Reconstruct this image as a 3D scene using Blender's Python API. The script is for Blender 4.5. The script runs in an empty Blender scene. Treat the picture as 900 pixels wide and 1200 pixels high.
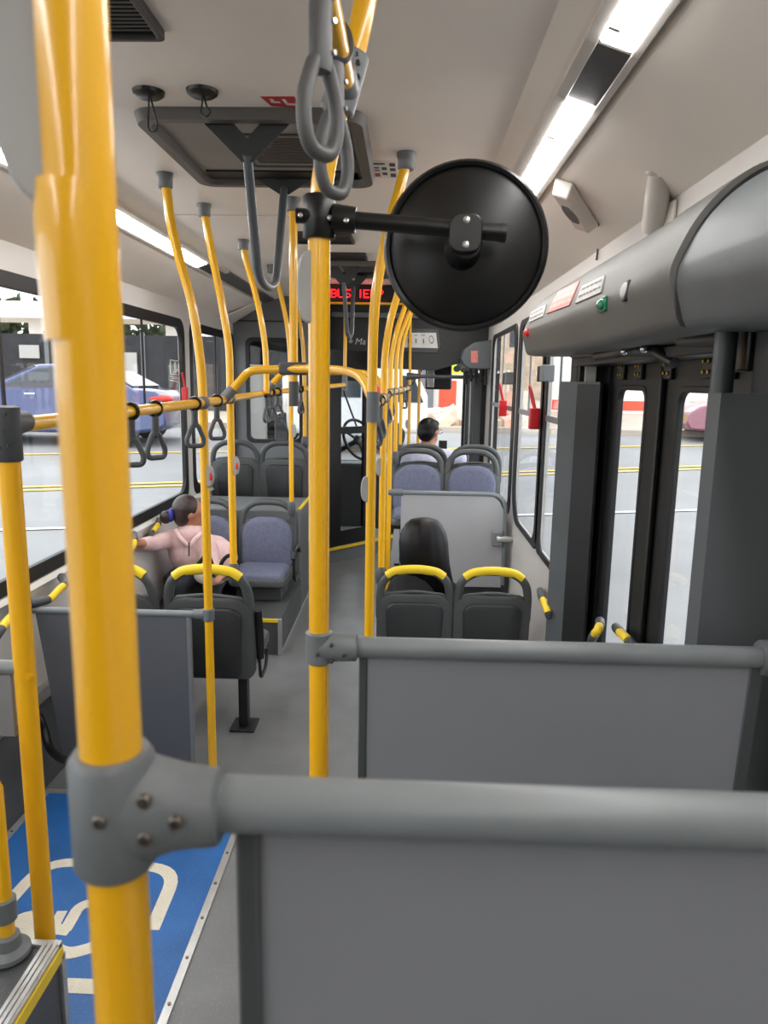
import bpy, math, random
from mathutils import Vector, Matrix
random.seed(7)
S = bpy.context.scene
COL = S.collection
PI = math.pi

# ------------------------------------------------------------------ camera
F = 850.0; VP = (478.0, 447.0); H = 1.68; ROLL = math.radians(0.95)
def axes(th, ps, ro):
    c, s = math.cos(th), math.sin(th); cp, sp = math.cos(ps), math.sin(ps)
    f = Vector((-sp*c, cp*c, -s)); r = Vector((cp, sp, 0)); u = Vector((-sp*s, cp*s, c))
    return (r*math.cos(ro)+u*math.sin(ro), u*math.cos(ro)-r*math.sin(ro), f)
TH, PS = 0.17859794688935224, 0.029467311456728904
RX, UX, FX = axes(TH, PS, ROLL)
def ray(px, py):
    return FX + RX*((px-450)/F) - UX*((py-600)/F)
def AY(px, py, y):
    d = ray(px, py); return Vector((0, 0, H)) + d*(y/d.y)
def AX(px, py, x):
    d = ray(px, py); return Vector((0, 0, H)) + d*(x/d.x)
def AZ(px, py, z):
    d = ray(px, py); return Vector((0, 0, H)) + d*((z-H)/d.z)
def gz(y):
    return -0.35 + 0.048*max(0.0, y-3.0)
def AG(px, py):                      # a point of the street
    d = ray(px, py); lo, hi = 3.0, 80.0
    for _ in range(50):
        m = (lo+hi)/2
        if H + d.z*m/d.y > gz(m): lo = m
        else: hi = m
    return AY(px, py, lo)
cd = bpy.data.cameras.new('camera'); cam = bpy.data.objects.new('camera', cd); COL.objects.link(cam)
cam.matrix_world = Matrix((
    (RX.x, UX.x, -FX.x, 0), (RX.y, UX.y, -FX.y, 0), (RX.z, UX.z, -FX.z, H), (0, 0, 0, 1)))
cd.sensor_fit = 'VERTICAL'; cd.sensor_height = 24.0; cd.sensor_width = 18.0
cd.lens = 24.0*F/1200.0
cd.clip_start = 0.02; cd.clip_end = 300
cd.dof.use_dof = True; cd.dof.focus_distance = 3.2; cd.dof.aperture_fstop = 5.0
S.camera = cam

# ------------------------------------------------------------------ materials
def lin(c):
    return tuple(((v/255.0)/12.92 if v/255.0 <= 0.04045 else ((v/255.0+0.055)/1.055)**2.4) for v in c) + (1.0,)
def mat(name, rgb, rough=0.5, metal=0.0, var=0.06, scale=12.0, bump=0.0, bscale=300.0, coat=0.0, spec=0.5, stretch=None):
    m = bpy.data.materials.new(name); m.use_nodes = True
    nt = m.node_tree; b = nt.nodes['Principled BSDF']
    b.inputs['Roughness'].default_value = rough; b.inputs['Metallic'].default_value = metal
    b.inputs['Specular IOR Level'].default_value = spec
    if coat: b.inputs['Coat Weight'].default_value = coat; b.inputs['Coat Roughness'].default_value = 0.08
    tc = nt.nodes.new('ShaderNodeTexCoord'); n = nt.nodes.new('ShaderNodeTexNoise')
    n.inputs['Scale'].default_value = scale; n.inputs['Detail'].default_value = 5
    src = tc.outputs['Object']
    if stretch:
        mp = nt.nodes.new('ShaderNodeMapping'); mp.inputs['Scale'].default_value = stretch
        nt.links.new(src, mp.inputs['Vector']); src = mp.outputs['Vector']
    nt.links.new(src, n.inputs['Vector'])
    r = nt.nodes.new('ShaderNodeValToRGB'); c = lin(rgb)
    r.color_ramp.elements[0].position = 0.3; r.color_ramp.elements[1].position = 0.7
    r.color_ramp.elements[0].color = tuple(max(0, v*(1-var)) for v in c[:3]) + (1,)
    r.color_ramp.elements[1].color = tuple(min(1, v*(1+var)) for v in c[:3]) + (1,)
    nt.links.new(n.outputs['Fac'], r.inputs['Fac']); nt.links.new(r.outputs['Color'], b.inputs['Base Color'])
    if bump:
        n2 = nt.nodes.new('ShaderNodeTexNoise'); n2.inputs['Scale'].default_value = bscale
        nt.links.new(tc.outputs['Object'], n2.inputs['Vector'])
        bp = nt.nodes.new('ShaderNodeBump'); bp.inputs['Strength'].default_value = bump; bp.inputs['Distance'].default_value = 0.002
        nt.links.new(n2.outputs['Fac'], bp.inputs['Height']); nt.links.new(bp.outputs['Normal'], b.inputs['Normal'])
    return m
def emis(name, rgb, strength):
    m = bpy.data.materials.new(name); m.use_nodes = True
    b = m.node_tree.nodes['Principled BSDF']
    b.inputs['Base Color'].default_value = lin(rgb)
    b.inputs['Emission Color'].default_value = lin(rgb); b.inputs['Emission Strength'].default_value = strength
    return m
def glass(name, tint=(1, 1, 1), refl=0.6, haze=0.0):
    m = bpy.data.materials.new(name); m.use_nodes = True; nt = m.node_tree
    nt.nodes.remove(nt.nodes['Principled BSDF']); out = nt.nodes['Material Output']
    t = nt.nodes.new('ShaderNodeBsdfTransparent'); t.inputs['Color'].default_value = tint+(1,)
    g = nt.nodes.new('ShaderNodeBsdfGlossy'); g.inputs['Roughness'].default_value = 0.02
    fr = nt.nodes.new('ShaderNodeLayerWeight'); fr.inputs['Blend'].default_value = 0.5
    pw = nt.nodes.new('ShaderNodeMath'); pw.operation = 'POWER'; pw.inputs[1].default_value = 5.0
    mu = nt.nodes.new('ShaderNodeMath'); mu.operation = 'MULTIPLY_ADD'; mu.inputs[1].default_value = refl; mu.inputs[2].default_value = 0.03*refl
    nt.links.new(fr.outputs['Facing'], pw.inputs[0])
    mx = nt.nodes.new('ShaderNodeMixShader')
    nt.links.new(pw.outputs[0], mu.inputs[0]); nt.links.new(mu.outputs[0], mx.inputs[0])
    nt.links.new(t.outputs[0], mx.inputs[1]); nt.links.new(g.outputs[0], mx.inputs[2])
    last = mx
    if haze:
        d = nt.nodes.new('ShaderNodeBsdfDiffuse'); d.inputs['Color'].default_value = (.7, .7, .68, 1)
        m2 = nt.nodes.new('ShaderNodeMixShader'); m2.inputs[0].default_value = haze
        nt.links.new(mx.outputs[0], m2.inputs[1]); nt.links.new(d.outputs[0], m2.inputs[2]); last = m2
    nt.links.new(last.outputs[0], out.inputs['Surface'])
    return m
def speckle(name, base, spk, rough=0.45, scale=230.0, thr=0.16, var=0.12):
    m = mat(name, base, rough, var=var, scale=5.0, bump=0.15, bscale=200)
    nt = m.node_tree; b = nt.nodes['Principled BSDF']
    src = b.inputs['Base Color'].links[0].from_socket
    tc = nt.nodes.new('ShaderNodeTexCoord'); v = nt.nodes.new('ShaderNodeTexVoronoi'); v.inputs['Scale'].default_value = scale
    nt.links.new(tc.outputs['Object'], v.inputs['Vector'])
    lt = nt.nodes.new('ShaderNodeMath'); lt.operation = 'LESS_THAN'; lt.inputs[1].default_value = thr
    nt.links.new(v.outputs['Distance'], lt.inputs[0])
    wn = nt.nodes.new('ShaderNodeTexWhiteNoise'); nt.links.new(v.outputs['Position'], wn.inputs['Vector'])
    gt = nt.nodes.new('ShaderNodeMath'); gt.operation = 'GREATER_THAN'; gt.inputs[1].default_value = 0.6
    nt.links.new(wn.outputs['Value'], gt.inputs[0])
    ml = nt.nodes.new('ShaderNodeMath'); ml.operation = 'MULTIPLY'
    nt.links.new(lt.outputs[0], ml.inputs[0]); nt.links.new(gt.outputs[0], ml.inputs[1])
    mx = nt.nodes.new('ShaderNodeMix'); mx.data_type = 'RGBA'
    nt.links.new(ml.outputs[0], mx.inputs['Factor']); nt.links.new(src, mx.inputs['A']); mx.inputs['B'].default_value = lin(spk)
    nt.links.new(mx.outputs['Result'], b.inputs['Base Color'])
    return m
M = dict(
    yellow=mat('yellow_paint', (236, 176, 8), 0.3, var=0.015, scale=4, coat=0.6),
    ribbed=mat('ribbed_yellow', (238, 176, 12), 0.4, var=0.08, scale=30, stretch=(1, 1, .1)),
    grip=mat('yellow_grip', (240, 205, 40), 0.45),
    clamp=mat('clamp_grey', (104, 108, 110), 0.42, var=0.05, bump=0.12, bscale=500),
    clampd=mat('clamp_dark_grey', (72, 74, 78), 0.45, bump=0.1, bscale=500),
    rail=mat('rail_grey', (116, 121, 123), 0.36, var=0.06, bump=0.06, bscale=120),
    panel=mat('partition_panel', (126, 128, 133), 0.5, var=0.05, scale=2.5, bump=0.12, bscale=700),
    panelf=mat('partition_panel_daylit', (158, 158, 160), 0.5, var=0.04, scale=2.5, bump=0.1, bscale=700),  # panel grey lightened for the far partition, window light put into the colour
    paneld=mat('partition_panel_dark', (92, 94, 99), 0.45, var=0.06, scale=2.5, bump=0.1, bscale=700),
    edge=mat('panel_edge', (66, 70, 72), 0.4),
    ceil=mat('ceiling_laminate', (236, 227, 216), 0.42, var=0.05, scale=1.6, bump=0.08, bscale=60),
    wallp=mat('wall_laminate', (204, 200, 195), 0.5, var=0.05, scale=2.0, bump=0.05, bscale=120),
    bulk=mat('bulkhead_grey', (110, 113, 115), 0.5, var=0.06, scale=3, bump=0.1, bscale=200),
    header=mat('header_dark', (46, 48, 48), 0.55, var=0.08, bump=0.1, bscale=200),
    black=mat('black_rubber', (14, 14, 14), 0.5, var=0.15, bump=0.05),
    blackp=mat('black_plastic', (11, 11, 11), 0.38, var=0.15, scale=8, bump=0.03, bscale=150),
    blackm=mat('black_metal', (24, 24, 24), 0.4, var=0.2, scale=8),
    shell=mat('seat_shell', (74, 77, 77), 0.42, var=0.08, bump=0.15, bscale=600),
    shelld=mat('seat_back_inset', (42, 44, 45), 0.5, var=0.1, bump=0.2, bscale=600),
    pad=mat('seat_pad_blue', (104, 108, 130), 0.75, var=0.14, scale=60, bump=0.35, bscale=400),
    cover=mat('cover_grey', (96, 95, 92), 0.55, var=0.08, scale=3, bump=0.08, bscale=160),
    coverd=mat('cover_grey_cool', (88, 93, 95), 0.5, var=0.08, scale=4, bump=0.12, bscale=220),
    guard=mat('guard_grey', (78, 82, 85), 0.5, var=0.05, scale=4, bump=0.08, bscale=300),
    floor=speckle('vinyl_floor', (112, 113, 114), (190, 191, 192), rough=.36),
    kick=speckle('vinyl_dark', (72, 73, 75), (140, 142, 145), scale=160),
    mat_blue=speckle('mat_blue', (30, 92, 156), (90, 150, 205), scale=260, thr=0.2, var=0.2),
    symbol=speckle('symbol_cream', (214, 206, 186), (170, 160, 140), scale=200, thr=0.25),
    alu=mat('aluminium', (190, 190, 188), 0.35, 0.7, var=0.1, scale=20),
    chrome=mat('chrome', (210, 210, 210), 0.18, 1.0, var=0.03),
    strap=mat('strap_grey', (84, 84, 84), 0.5, bump=0.15, bscale=400),
    screw=mat('screw_steel', (120, 112, 104), 0.35, 0.9),
    brass=mat('brass', (200, 165, 70), 0.3, 0.9),
    hatch=mat('hatch_frame', (84, 80, 76), 0.5, var=0.06),
    hatchp=mat('hatch_panel', (136, 132, 127), 0.55, var=0.08, scale=5, bump=0.1),
    tubeg=mat('grey_tube', (92, 96, 100), 0.3, 0.2),
    vent=mat('vent_black', (40, 38, 37), 0.5),
    button=mat('stop_button_grey', (158, 156, 152), 0.35),
    red=mat('red_plastic', (196, 28, 36), 0.35),
    redl=mat('red_lens', (214, 50, 40), 0.3),
    green=mat('green_lens', (26, 120, 86), 0.15),
    white=mat('white_paint', (226, 225, 222), 0.45),
    label=mat('label_white', (222, 220, 216), 0.5),
    labelred=mat('label_red', (178, 34, 38), 0.5),
    labelpink=mat('label_faded_red', (206, 120, 110), 0.5, var=0.2, scale=60),
    labelred2=mat('label_faded_print', (222, 158, 148), 0.5),
    labelgrey=mat('label_grey', (168, 166, 162), 0.5, var=0.2, scale=80),
    ink=mat('ink', (46, 46, 48), 0.5),
    fixture=mat('fixture_white', (198, 192, 184), 0.4),
    lampcov=mat('lamp_cover_dark', (44, 42, 36), 0.3, var=0.5, scale=30),
    lamp=emis('lamp_diffuser', (250, 248, 246), 14.0),
    led=emis('led_red', (255, 20, 30), 3.0),
    glass=glass('window_glass', (0.97, 0.98, 0.98), 0.5),
    glassd=glass('cab_glass', (0.85, 0.87, 0.87), 0.9),
    skin=mat('skin_warm', (176, 118, 90), 0.5, var=0.08, scale=30),
    skin2=mat('skin_tan', (168, 112, 84), 0.5, var=0.08, scale=30),
    pink=mat('pink_fleece', (224, 190, 188), 0.9, var=0.06, scale=40, bump=0.4, bscale=250),
    hair=mat('black_hair', (10, 9, 10), 0.42, var=0.5, scale=40, stretch=(1, 1, .06), bump=0.2, bscale=120, spec=0.25),
    hairb=mat('dark_brown_hair', (48, 34, 30), 0.42, var=0.4, scale=60, bump=0.4, bscale=200),
    blackc=mat('black_cloth', (15, 15, 17), 0.85, var=0.2, scale=40),
    darkt=mat('dark_trousers', (40, 42, 50), 0.85),
    shirt=mat('pale_shirt', (196, 196, 216), 0.8, var=0.05, scale=30),
    bluet=mat('blue_scrunchie', (40, 44, 140), 0.6),
    bag=mat('cream_cloth', (214, 206, 190), 0.7),
    asphalt=mat('asphalt', (138, 138, 138), 0.85, var=0.1, scale=0.7, bump=0.4, bscale=60),
    concrete=mat('concrete', (180, 168, 154), 0.9, var=0.1, scale=1.0),
    yline=mat('road_yellow', (226, 190, 90), 0.8, var=0.1),
    wline=mat('road_white', (226, 224, 220), 0.8),
    carb=mat('car_blue', (52, 64, 108), 0.2, 0.3, coat=0.8),
    carp=mat('car_pink', (128, 72, 88), 0.25, 0.2, coat=0.8),
    carw=mat('car_white', (228, 226, 226), 0.25, coat=0.8),
    carglass=mat('car_window', (60, 65, 72), 0.1, 0.1),
    tyre=mat('tyre', (28, 28, 30), 0.8),
    fence=mat('fence_dark', (44, 44, 47), 0.8, var=0.2, scale=3),
    wallw=mat('plaster_white', (236, 232, 226), 0.9, var=0.05, scale=2),
    wallb=mat('rubble_stone', (206, 186, 164), 0.95, var=0.25, scale=3),
    orange=mat('orange_panel', (224, 88, 62), 0.7, var=0.06),
    lime=mat('lime_sign', (206, 220, 40), 0.6),
    greyw=mat('grey_render', (112, 114, 118), 0.9),
    leaf=mat('leaf_green', (70, 82, 56), 0.8, var=0.5, scale=6, bump=0.5, bscale=20),
)

# ------------------------------------------------------------------ mesh builder
class MB:
    def __init__(s): s.v = []; s.f = []
    def add(s, vs, fs):
        o = len(s.v); s.v += [Vector(p) for p in vs]; s.f += [tuple(i+o for i in f) for f in fs]; return s
    def hexa(s, p):      # 8 points: bottom 4 ccw, top 4
        return s.add(p, [(3, 2, 1, 0), (4, 5, 6, 7), (0, 1, 5, 4), (1, 2, 6, 5), (2, 3, 7, 6), (3, 0, 4, 7)])
    def box(s, x0, x1, y0, y1, z0, z1):
        return s.hexa([(x0, y0, z0), (x1, y0, z0), (x1, y1, z0), (x0, y1, z0), (x0, y0, z1), (x1, y0, z1), (x1, y1, z1), (x0, y1, z1)])
    def obox(s, c, ax, h):
        c = Vector(c); a, b, d = [Vector(v).normalized() for v in ax]; a = a*h[0]; b = b*h[1]; d = d*h[2]
        return s.hexa([c-a-b-d, c+a-b-d, c+a+b-d, c-a+b-d, c-a-b+d, c+a-b+d, c+a+b+d, c-a+b+d])
    def bar(s, p, q, w, h, up=(0, 0, 1)):
        p = Vector(p); q = Vector(q); d = (q-p); L = d.length; d.normalize()
        x = d.cross(Vector(up))
        if x.length < 1e-4: x = d.cross(Vector((1, 0, 0)))
        x.normalize(); z = x.cross(d)
        return s.obox((p+q)/2, (x, d, z), (w/2, L/2, h/2))
    def loft(s, rings, cap=True, closed=False):
        n = len(rings[0]); vs = [p for r in rings for p in r]; fs = []
        m = len(rings)
        for i in range(m if closed else m-1):
            a = i*n; b = ((i+1) % m)*n
            for j in range(n):
                k = (j+1) % n
                fs.append((a+j, a+k, b+k, b+j))
        if cap and not closed:
            fs.append(tuple(reversed(range(n)))); fs.append(tuple(range((m-1)*n, m*n)))
        return s.add(vs, fs)
    def tube(s, pts, r, n=14, closed=False, flat=1.0, ref=None, cap=True):
        pts = [Vector(p) for p in pts]; m = len(pts)
        rr = r if isinstance(r, (list, tuple)) else [r]*m
        rings = []; prev = None
        for i in range(m):
            if closed: t = pts[(i+1) % m]-pts[i-1]
            else: t = pts[min(i+1, m-1)]-pts[max(i-1, 0)]
            t.normalize()
            if ref is not None: a = Vector(ref)-t*t.dot(Vector(ref))
            elif prev is None:
                a = Vector((0, 0, 1)) if abs(t.z) < 0.9 else Vector((1, 0, 0)); a = a-t*t.dot(a)
            else: a = prev-t*t.dot(prev)
            a.normalize(); prev = a; b = t.cross(a)
            rings.append([pts[i]+(a*math.cos(2*PI*k/n)*flat+b*math.sin(2*PI*k/n))*rr[i] for k in range(n)])
        return s.loft(rings, cap, closed)
    def cyl(s, p, q, r, n=20, r2=None):
        return s.tube([p, q], [r, r2 if r2 is not None else r], n)
    def lathe(s, prof, o, ax, n=32, ref=None):
        o = Vector(o); ax = Vector(ax).normalized()
        a = Vector((0, 0, 1)) if abs(ax.z) < 0.9 else Vector((1, 0, 0)); a = (a-ax*ax.dot(a)).normalized(); b = ax.cross(a)
        return s.loft([[o+ax*h+(a*math.cos(2*PI*k/n)+b*math.sin(2*PI*k/n))*max(r, 1e-4) for k in range(n)] for r, h in prof])
    def prism(s, poly, vec):
        n = len(poly); v = Vector(vec); a = [Vector(p) for p in poly]
        return s.add(a+[p+v for p in a], [tuple(reversed(range(n))), tuple(range(n, 2*n))]+[(i, (i+1) % n, n+(i+1) % n, n+i) for i in range(n)])
    def ringprism(s, out, inn, vec):
        n = len(out); v = Vector(vec); o = [Vector(p) for p in out]; i_ = [Vector(p) for p in inn]
        vs = o+i_+[p+v for p in o]+[p+v for p in i_]; fs = []
        for i in range(n):
            k = (i+1) % n
            fs += [(i, n+i, n+k, k), (2*n+i, 2*n+k, 3*n+k, 3*n+i), (i, k, 2*n+k, 2*n+i), (n+i, 3*n+i, 3*n+k, n+k)]
        return s.add(vs, fs)
    def ell(s, c, r, n=18, m=12, ax=None):
        c = Vector(c); a, b, d = [Vector(x).normalized() for x in (ax or ((1, 0, 0), (0, 1, 0), (0, 0, 1)))]
        rings = []
        for i in range(m+1):
            t = PI*i/m; q = max(math.sin(t), 1e-3); z = math.cos(t)
            rings.append([c+a*(r[0]*q*math.cos(2*PI*k/n))+b*(r[1]*q*math.sin(2*PI*k/n))-d*(r[2]*z) for k in range(n)])
        return s.loft(rings)
    def xf(s, mtx):
        s.v = [mtx @ p for p in s.v]; return s
    def merge(s, o): return s.add(o.v, o.f)

def rrect(w, h, r, n=6):            # rounded rectangle, 2D, centred
    out = []
    rs = r if isinstance(r, (list, tuple)) else [r]*4
    for k, (cx, cy, a0) in enumerate(((1, 1, 0), (-1, 1, 90), (-1, -1, 180), (1, -1, 270))):
        q = rs[k]
        for i in range(n+1):
            a = math.radians(a0+90*i/n); out.append((cx*(w/2-q)+q*math.cos(a), cy*(h/2-q)+q*math.sin(a)))
    return out
def fillet(pts, rad, n=6):
    pts = [Vector(p) for p in pts]; out = [pts[0]]
    for i in range(1, len(pts)-1):
        p, a, b = pts[i], pts[i-1], pts[i+1]
        u = (a-p); w = (b-p); d = min(rad, u.length*.49, w.length*.49)
        s0 = p+u.normalized()*d; s1 = p+w.normalized()*d
        for k in range(n+1):
            t = k/n; out.append(s0*(1-t)**2+p*2*t*(1-t)+s1*t*t)
    out.append(pts[-1]); return out
def spline(pts, sub=6):
    pts = [Vector(p) for p in pts]; P = [pts[0]*2-pts[1]]+pts+[pts[-1]*2-pts[-2]]; out = []
    for i in range(1, len(P)-2):
        for k in range(sub):
            t = k/sub; a, b, c, d = P[i-1], P[i], P[i+1], P[i+2]
            out.append(0.5*((2*b)+(c-a)*t+(2*a-5*b+4*c-d)*t*t+(3*b-a-3*c+d)*t**3))
    out.append(pts[-1]); return out

OFF = {}
def link(name, mb, m, loc=(0, 0, 0), bevel=0, smooth=True, seg=2, ang=0.7):
    me = bpy.data.meshes.new(name); loc = Vector(loc)
    me.from_pydata([tuple(p-loc) for p in mb.v], [], mb.f); me.validate()
    for mm in (m if isinstance(m, (list, tuple)) else [m]): me.materials.append(mm)
    import bmesh
    bm = bmesh.new(); bm.from_mesh(me); bmesh.ops.recalc_face_normals(bm, faces=bm.faces); bm.to_mesh(me); bm.free()
    if smooth:
        me.polygons.foreach_set('use_smooth', [True]*len(me.polygons)); me.set_sharp_from_angle(angle=ang)
    o = bpy.data.objects.new(name, me); COL.objects.link(o)
    if bevel:
        b = o.modifiers.new('bevel', 'BEVEL'); b.width = bevel; b.segments = seg; b.limit_method = 'ANGLE'; b.angle_limit = 0.6
        b.harden_normals = False
    return o
def tag(o, label, cat, group=None):
    o['label'] = label; o['category'] = cat
    if group: o['group'] = group
    return o
def thing(name, label, cat, loc=(0, 0, 0), group=None):
    o = bpy.data.objects.new(name, None); COL.objects.link(o); o.location = loc; o.empty_display_size = .05
    OFF[o] = Vector(loc); return tag(o, label, cat, group)
def part(name, mb, m, parent, label=None, **k):
    o = link(name, mb, m, OFF[parent], **k); o.parent = parent; OFF[o] = OFF[parent]
    if label: o['label'] = label
    return o
def solo(name, mb, m, label, cat, group=None, **k):
    c = Vector((sum(p.x for p in mb.v)/len(mb.v), sum(p.y for p in mb.v)/len(mb.v), min(p.z for p in mb.v)))
    o = link(name, mb, m, c, **k); o.location = c; OFF[o] = c
    return tag(o, label, cat, group)
def struct(name, mb, m, parent=None, **k):
    if parent: return part(name, mb, m, parent, **k)
    o = link(name, mb, m, (0, 0, 0), **k); OFF[o] = Vector((0, 0, 0)); o['kind'] = 'structure'; return o
def copy_tree(o, parent=None):
    c = o.copy(); COL.objects.link(c)
    if parent: c.parent = parent
    for ch in list(o.children): copy_tree(ch, c)
    return c
def text_mb(body, size, origin, xdir, ydir, depth=0.0008, spacing=1.0):
    cu = bpy.data.curves.new('txt', 'FONT'); cu.body = body; cu.size = size; cu.extrude = depth; cu.space_character = spacing
    cu.resolution_u = 3
    o = bpy.data.objects.new('txt', cu); COL.objects.link(o)
    me = bpy.data.meshes.new_from_object(o.evaluated_get(bpy.context.evaluated_depsgraph_get()))
    x = Vector(xdir).normalized(); y = Vector(ydir).normalized(); z = x.cross(y); org = Vector(origin)
    mb = MB(); mb.add([org+x*v.co.x+y*v.co.y+z*v.co.z for v in me.vertices], [tuple(p.vertices) for p in me.polygons])
    bpy.data.objects.remove(o); bpy.data.curves.remove(cu); bpy.data.meshes.remove(me)
    return mb

# ------------------------------------------------------------------ bus shell
XL, XR = -1.60, 0.74; ZC = 2.42; YB, YF = -2.4, 8.35; ZW = 2.19
struct('floor', MB().box(XL-.05, XR+.15, YB, YF, -.06, 0), M['floor'], smooth=False)
prof = [(XL-.02, ZW), (-1.34, 2.335), (-1.33, 2.365), (-1.20, 2.393), (-1.14, ZC), (0.28, ZC), (0.34, 2.393), (0.47, 2.365), (0.48, 2.335), (XR+.02, ZW)]
outer = [(x, z+.07) for x, z in reversed(prof)]
cs = prof+outer
struct('ceiling', MB().loft([[(x, y, z) for x, z in cs] for y in (YB, YF)]), M['ceil'], smooth=False)
# seams across the ceiling panels
def seam(n, y):
    mb = MB()
    for (a, b) in zip(prof[4:5], prof[5:6]):
        mb.box(a[0], b[0], y-.004, y+.004, ZC-.0025, ZC+.01)
    struct('trim_%d' % n, mb, M['fixture'], smooth=False)
seam(1, 3.5); seam(2, 5.6)
# end walls behind the photographer
mb = MB(); mb.box(XL-.05, XR+.15, YB-.06, YB, 0, 2.5)
struct('wall_rear', mb, M['bulk'], smooth=False)

def wall_with_windows(name, xin, xout, wins, y0, y1, zs, zt, z0, z1, door=None):
    mb = MB(); xa, xb = min(xin, xout), max(xin, xout)
    cuts = sorted(wins)
    segs = []
    def seg(a, b):
        if b-a > 1e-3: segs.append((a, b))
    if door: seg(y0, door[0]); seg(door[1], y1)
    else: seg(y0, y1)
    for a, b in segs:
        mb.box(xa, xb, a, b, z0, zs); mb.box(xa, xb, a, b, zt, z1)
        cur = a
        for (wa, wb) in cuts:
            if wa >= a-1e-6 and wb <= b+1e-6:
                if wa > cur: mb.box(xa, xb, cur, wa, zs, zt)
                cur = wb
        if cur < b: mb.box(xa, xb, cur, b, zs, zt)
    if door: mb.box(xa, xb, door[0], door[1], door[2], z1)
    return struct(name, mb, M['wallp'], smooth=False)
ZS, ZT = 0.83, 2.06
LW = [(-1.2, 0.9), (1.25, 5.22), (5.40, 6.72)]
wall_with_windows('wall_left', XL, XL-.035, LW, YB, YF, ZS, ZT, -.05, ZW+.05)
RW = [(3.34, 3.92), (4.06, 4.88), (5.16, 6.45)]
DOOR = (1.30, 3.24, 1.84)
wall_with_windows('wall_right', XR, XR+.022, RW, YB, 6.95, ZS-.05, ZT, -.05, ZW+.05, DOOR)

def side_window(n, side, a, b, zs, zt, fw=.055, sash=None, rad=.10, trans=None, rads=None):
    x = XL if side < 0 else XR
    t = thing('window_%d' % n, '', '', (x, (a+b)/2, zs))
    del t['label']; del t['category']; t['kind'] = 'structure'
    w, h = b-a, zt-zs; cy, cz = (a+b)/2, (zs+zt)/2
    k = 1 if side < 0 else 0
    inn = [(x+side*-.008, cy+p, cz+q) for p, q in rrect(w-2*fw+.03, h-2*fw+.03, rads or rad)]
    out = [(x+side*-.008, cy+p, cz+q) for p, q in rrect(w+.05 if side < 0 else w+.20, h+.05, rads or rad)]
    part('window_frame', MB().ringprism(out, inn, (side*(.028 if k else .012), 0, 0)), M['black'], t, bevel=.004)
    part('window_pane', MB().box(x+side*.006, x+side*.010, a+.005, b-.005, zs+.005, zt-.005), M['glass'], t, smooth=False)
    if sash:
        mb = MB()
        for y in sash: mb.box(x-.004, x+.004, y-.010, y+.010, trans or zs, zt)
        if trans: mb.box(x-.005, x+.005, a+.02, b-.02, trans-.016, trans+.016)
        part('sash_bar', mb, M['black'] if side < 0 else M['rail'], t, smooth=False)
    return t
side_window(1, -1, LW[1][0], LW[1][1], ZS, ZT, sash=(2.86, 4.42), trans=1.495)
side_window(2, -1, LW[2][0], LW[2][1], ZS, ZT, sash=(6.1,), trans=1.495)
side_window(3, 1, RW[0][0], RW[0][1], ZS-.05, ZT, fw=.028, trans=1.50, sash=(3.6,), rad=.09)
side_window(4, 1, RW[1][0], RW[1][1], ZS-.05, ZT, fw=.028, trans=1.50, sash=(4.5,), rads=[.10, .10, .10, .26])
side_window(5, 1, RW[2][0], RW[2][1], ZS-.05, ZT, fw=.028, trans=1.50, sash=(5.8,))
side_window(6, -1, LW[0][0], LW[0][1], ZS, ZT)
# sill ledges under the windows
struct('trim_4', MB().hexa([(XL, -2.2, ZS-.05), (XL+.025, -2.2, ZS-.05), (XL+.025, 6.7, ZS-.05), (XL, 6.7, ZS-.05), (XL, -2.2, ZS-.028), (XL+.012, -2.2, ZS-.028), (XL+.012, 6.7, ZS-.028), (XL, 6.7, ZS-.028)]), M['white'], smooth=False)
# dark kick boards
struct('baseboard_left', MB().hexa([(XL, -2, 0), (XL+.14, -2, 0), (XL+.14, 4.2, 0), (XL, 4.2, 0), (XL, -2, .3), (XL+.03, -2, .27), (XL+.03, 4.2, .27), (XL, 4.2, .3)]), M['kick'], smooth=False)
struct('trim_5', MB().box(XL+.0, XL+.04, -2, 4.2, .275, .33), M['alu'], bevel=.004)
struct('baseboard_right', MB().box(XR-.012, XR, 3.2, 6.6, 0, .2), M['kick'], smooth=False)

# stepped floor: seat platforms
def platform(name, x0, x1, y0, y1, z, n, edge=True, sides='n', ye=True):
    o = struct(name, MB().box(x0, x1, y0, y1, 0, z), M['kick'], smooth=False)
    return o
platform('floor_podium_rear_right', -.17, XR, -2.2, 1.21, .40, 0)
platform('floor_podium_seat', XL, -.75, 4.24, 5.12, .23, 1)
struct('floor_wheel_arch', MB().box(XL, -.755, 5.12, 5.70, 0, .755), M['bulk'], bevel=.012)
platform('floor_podium_front_left', XL, -.755, 5.70, 6.74, .34, 2)
platform('floor_podium_front_right', -.10, XR, 4.97, 6.6, .335, 3)
mb = MB(); mb.box(-.772, -.750, 5.13, 6.7, .757, .767)
struct('trim_6', mb, M['grip'], smooth=False)
mb = MB(); mb.box(-1.25, -.75, 4.232, 4.245, .212, .232); struct('trim_7', mb, M['grip'], smooth=False)
mb = MB(); mb.box(-.765, -.742, 4.228, 4.25, 0, .234); struct('trim_8', mb, M['alu'], bevel=.003)
mb = MB(); mb.box(-.757, -.748, 4.25, 6.4, 0, .02); struct('trim_9', mb, M['alu'], smooth=False)

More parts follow.
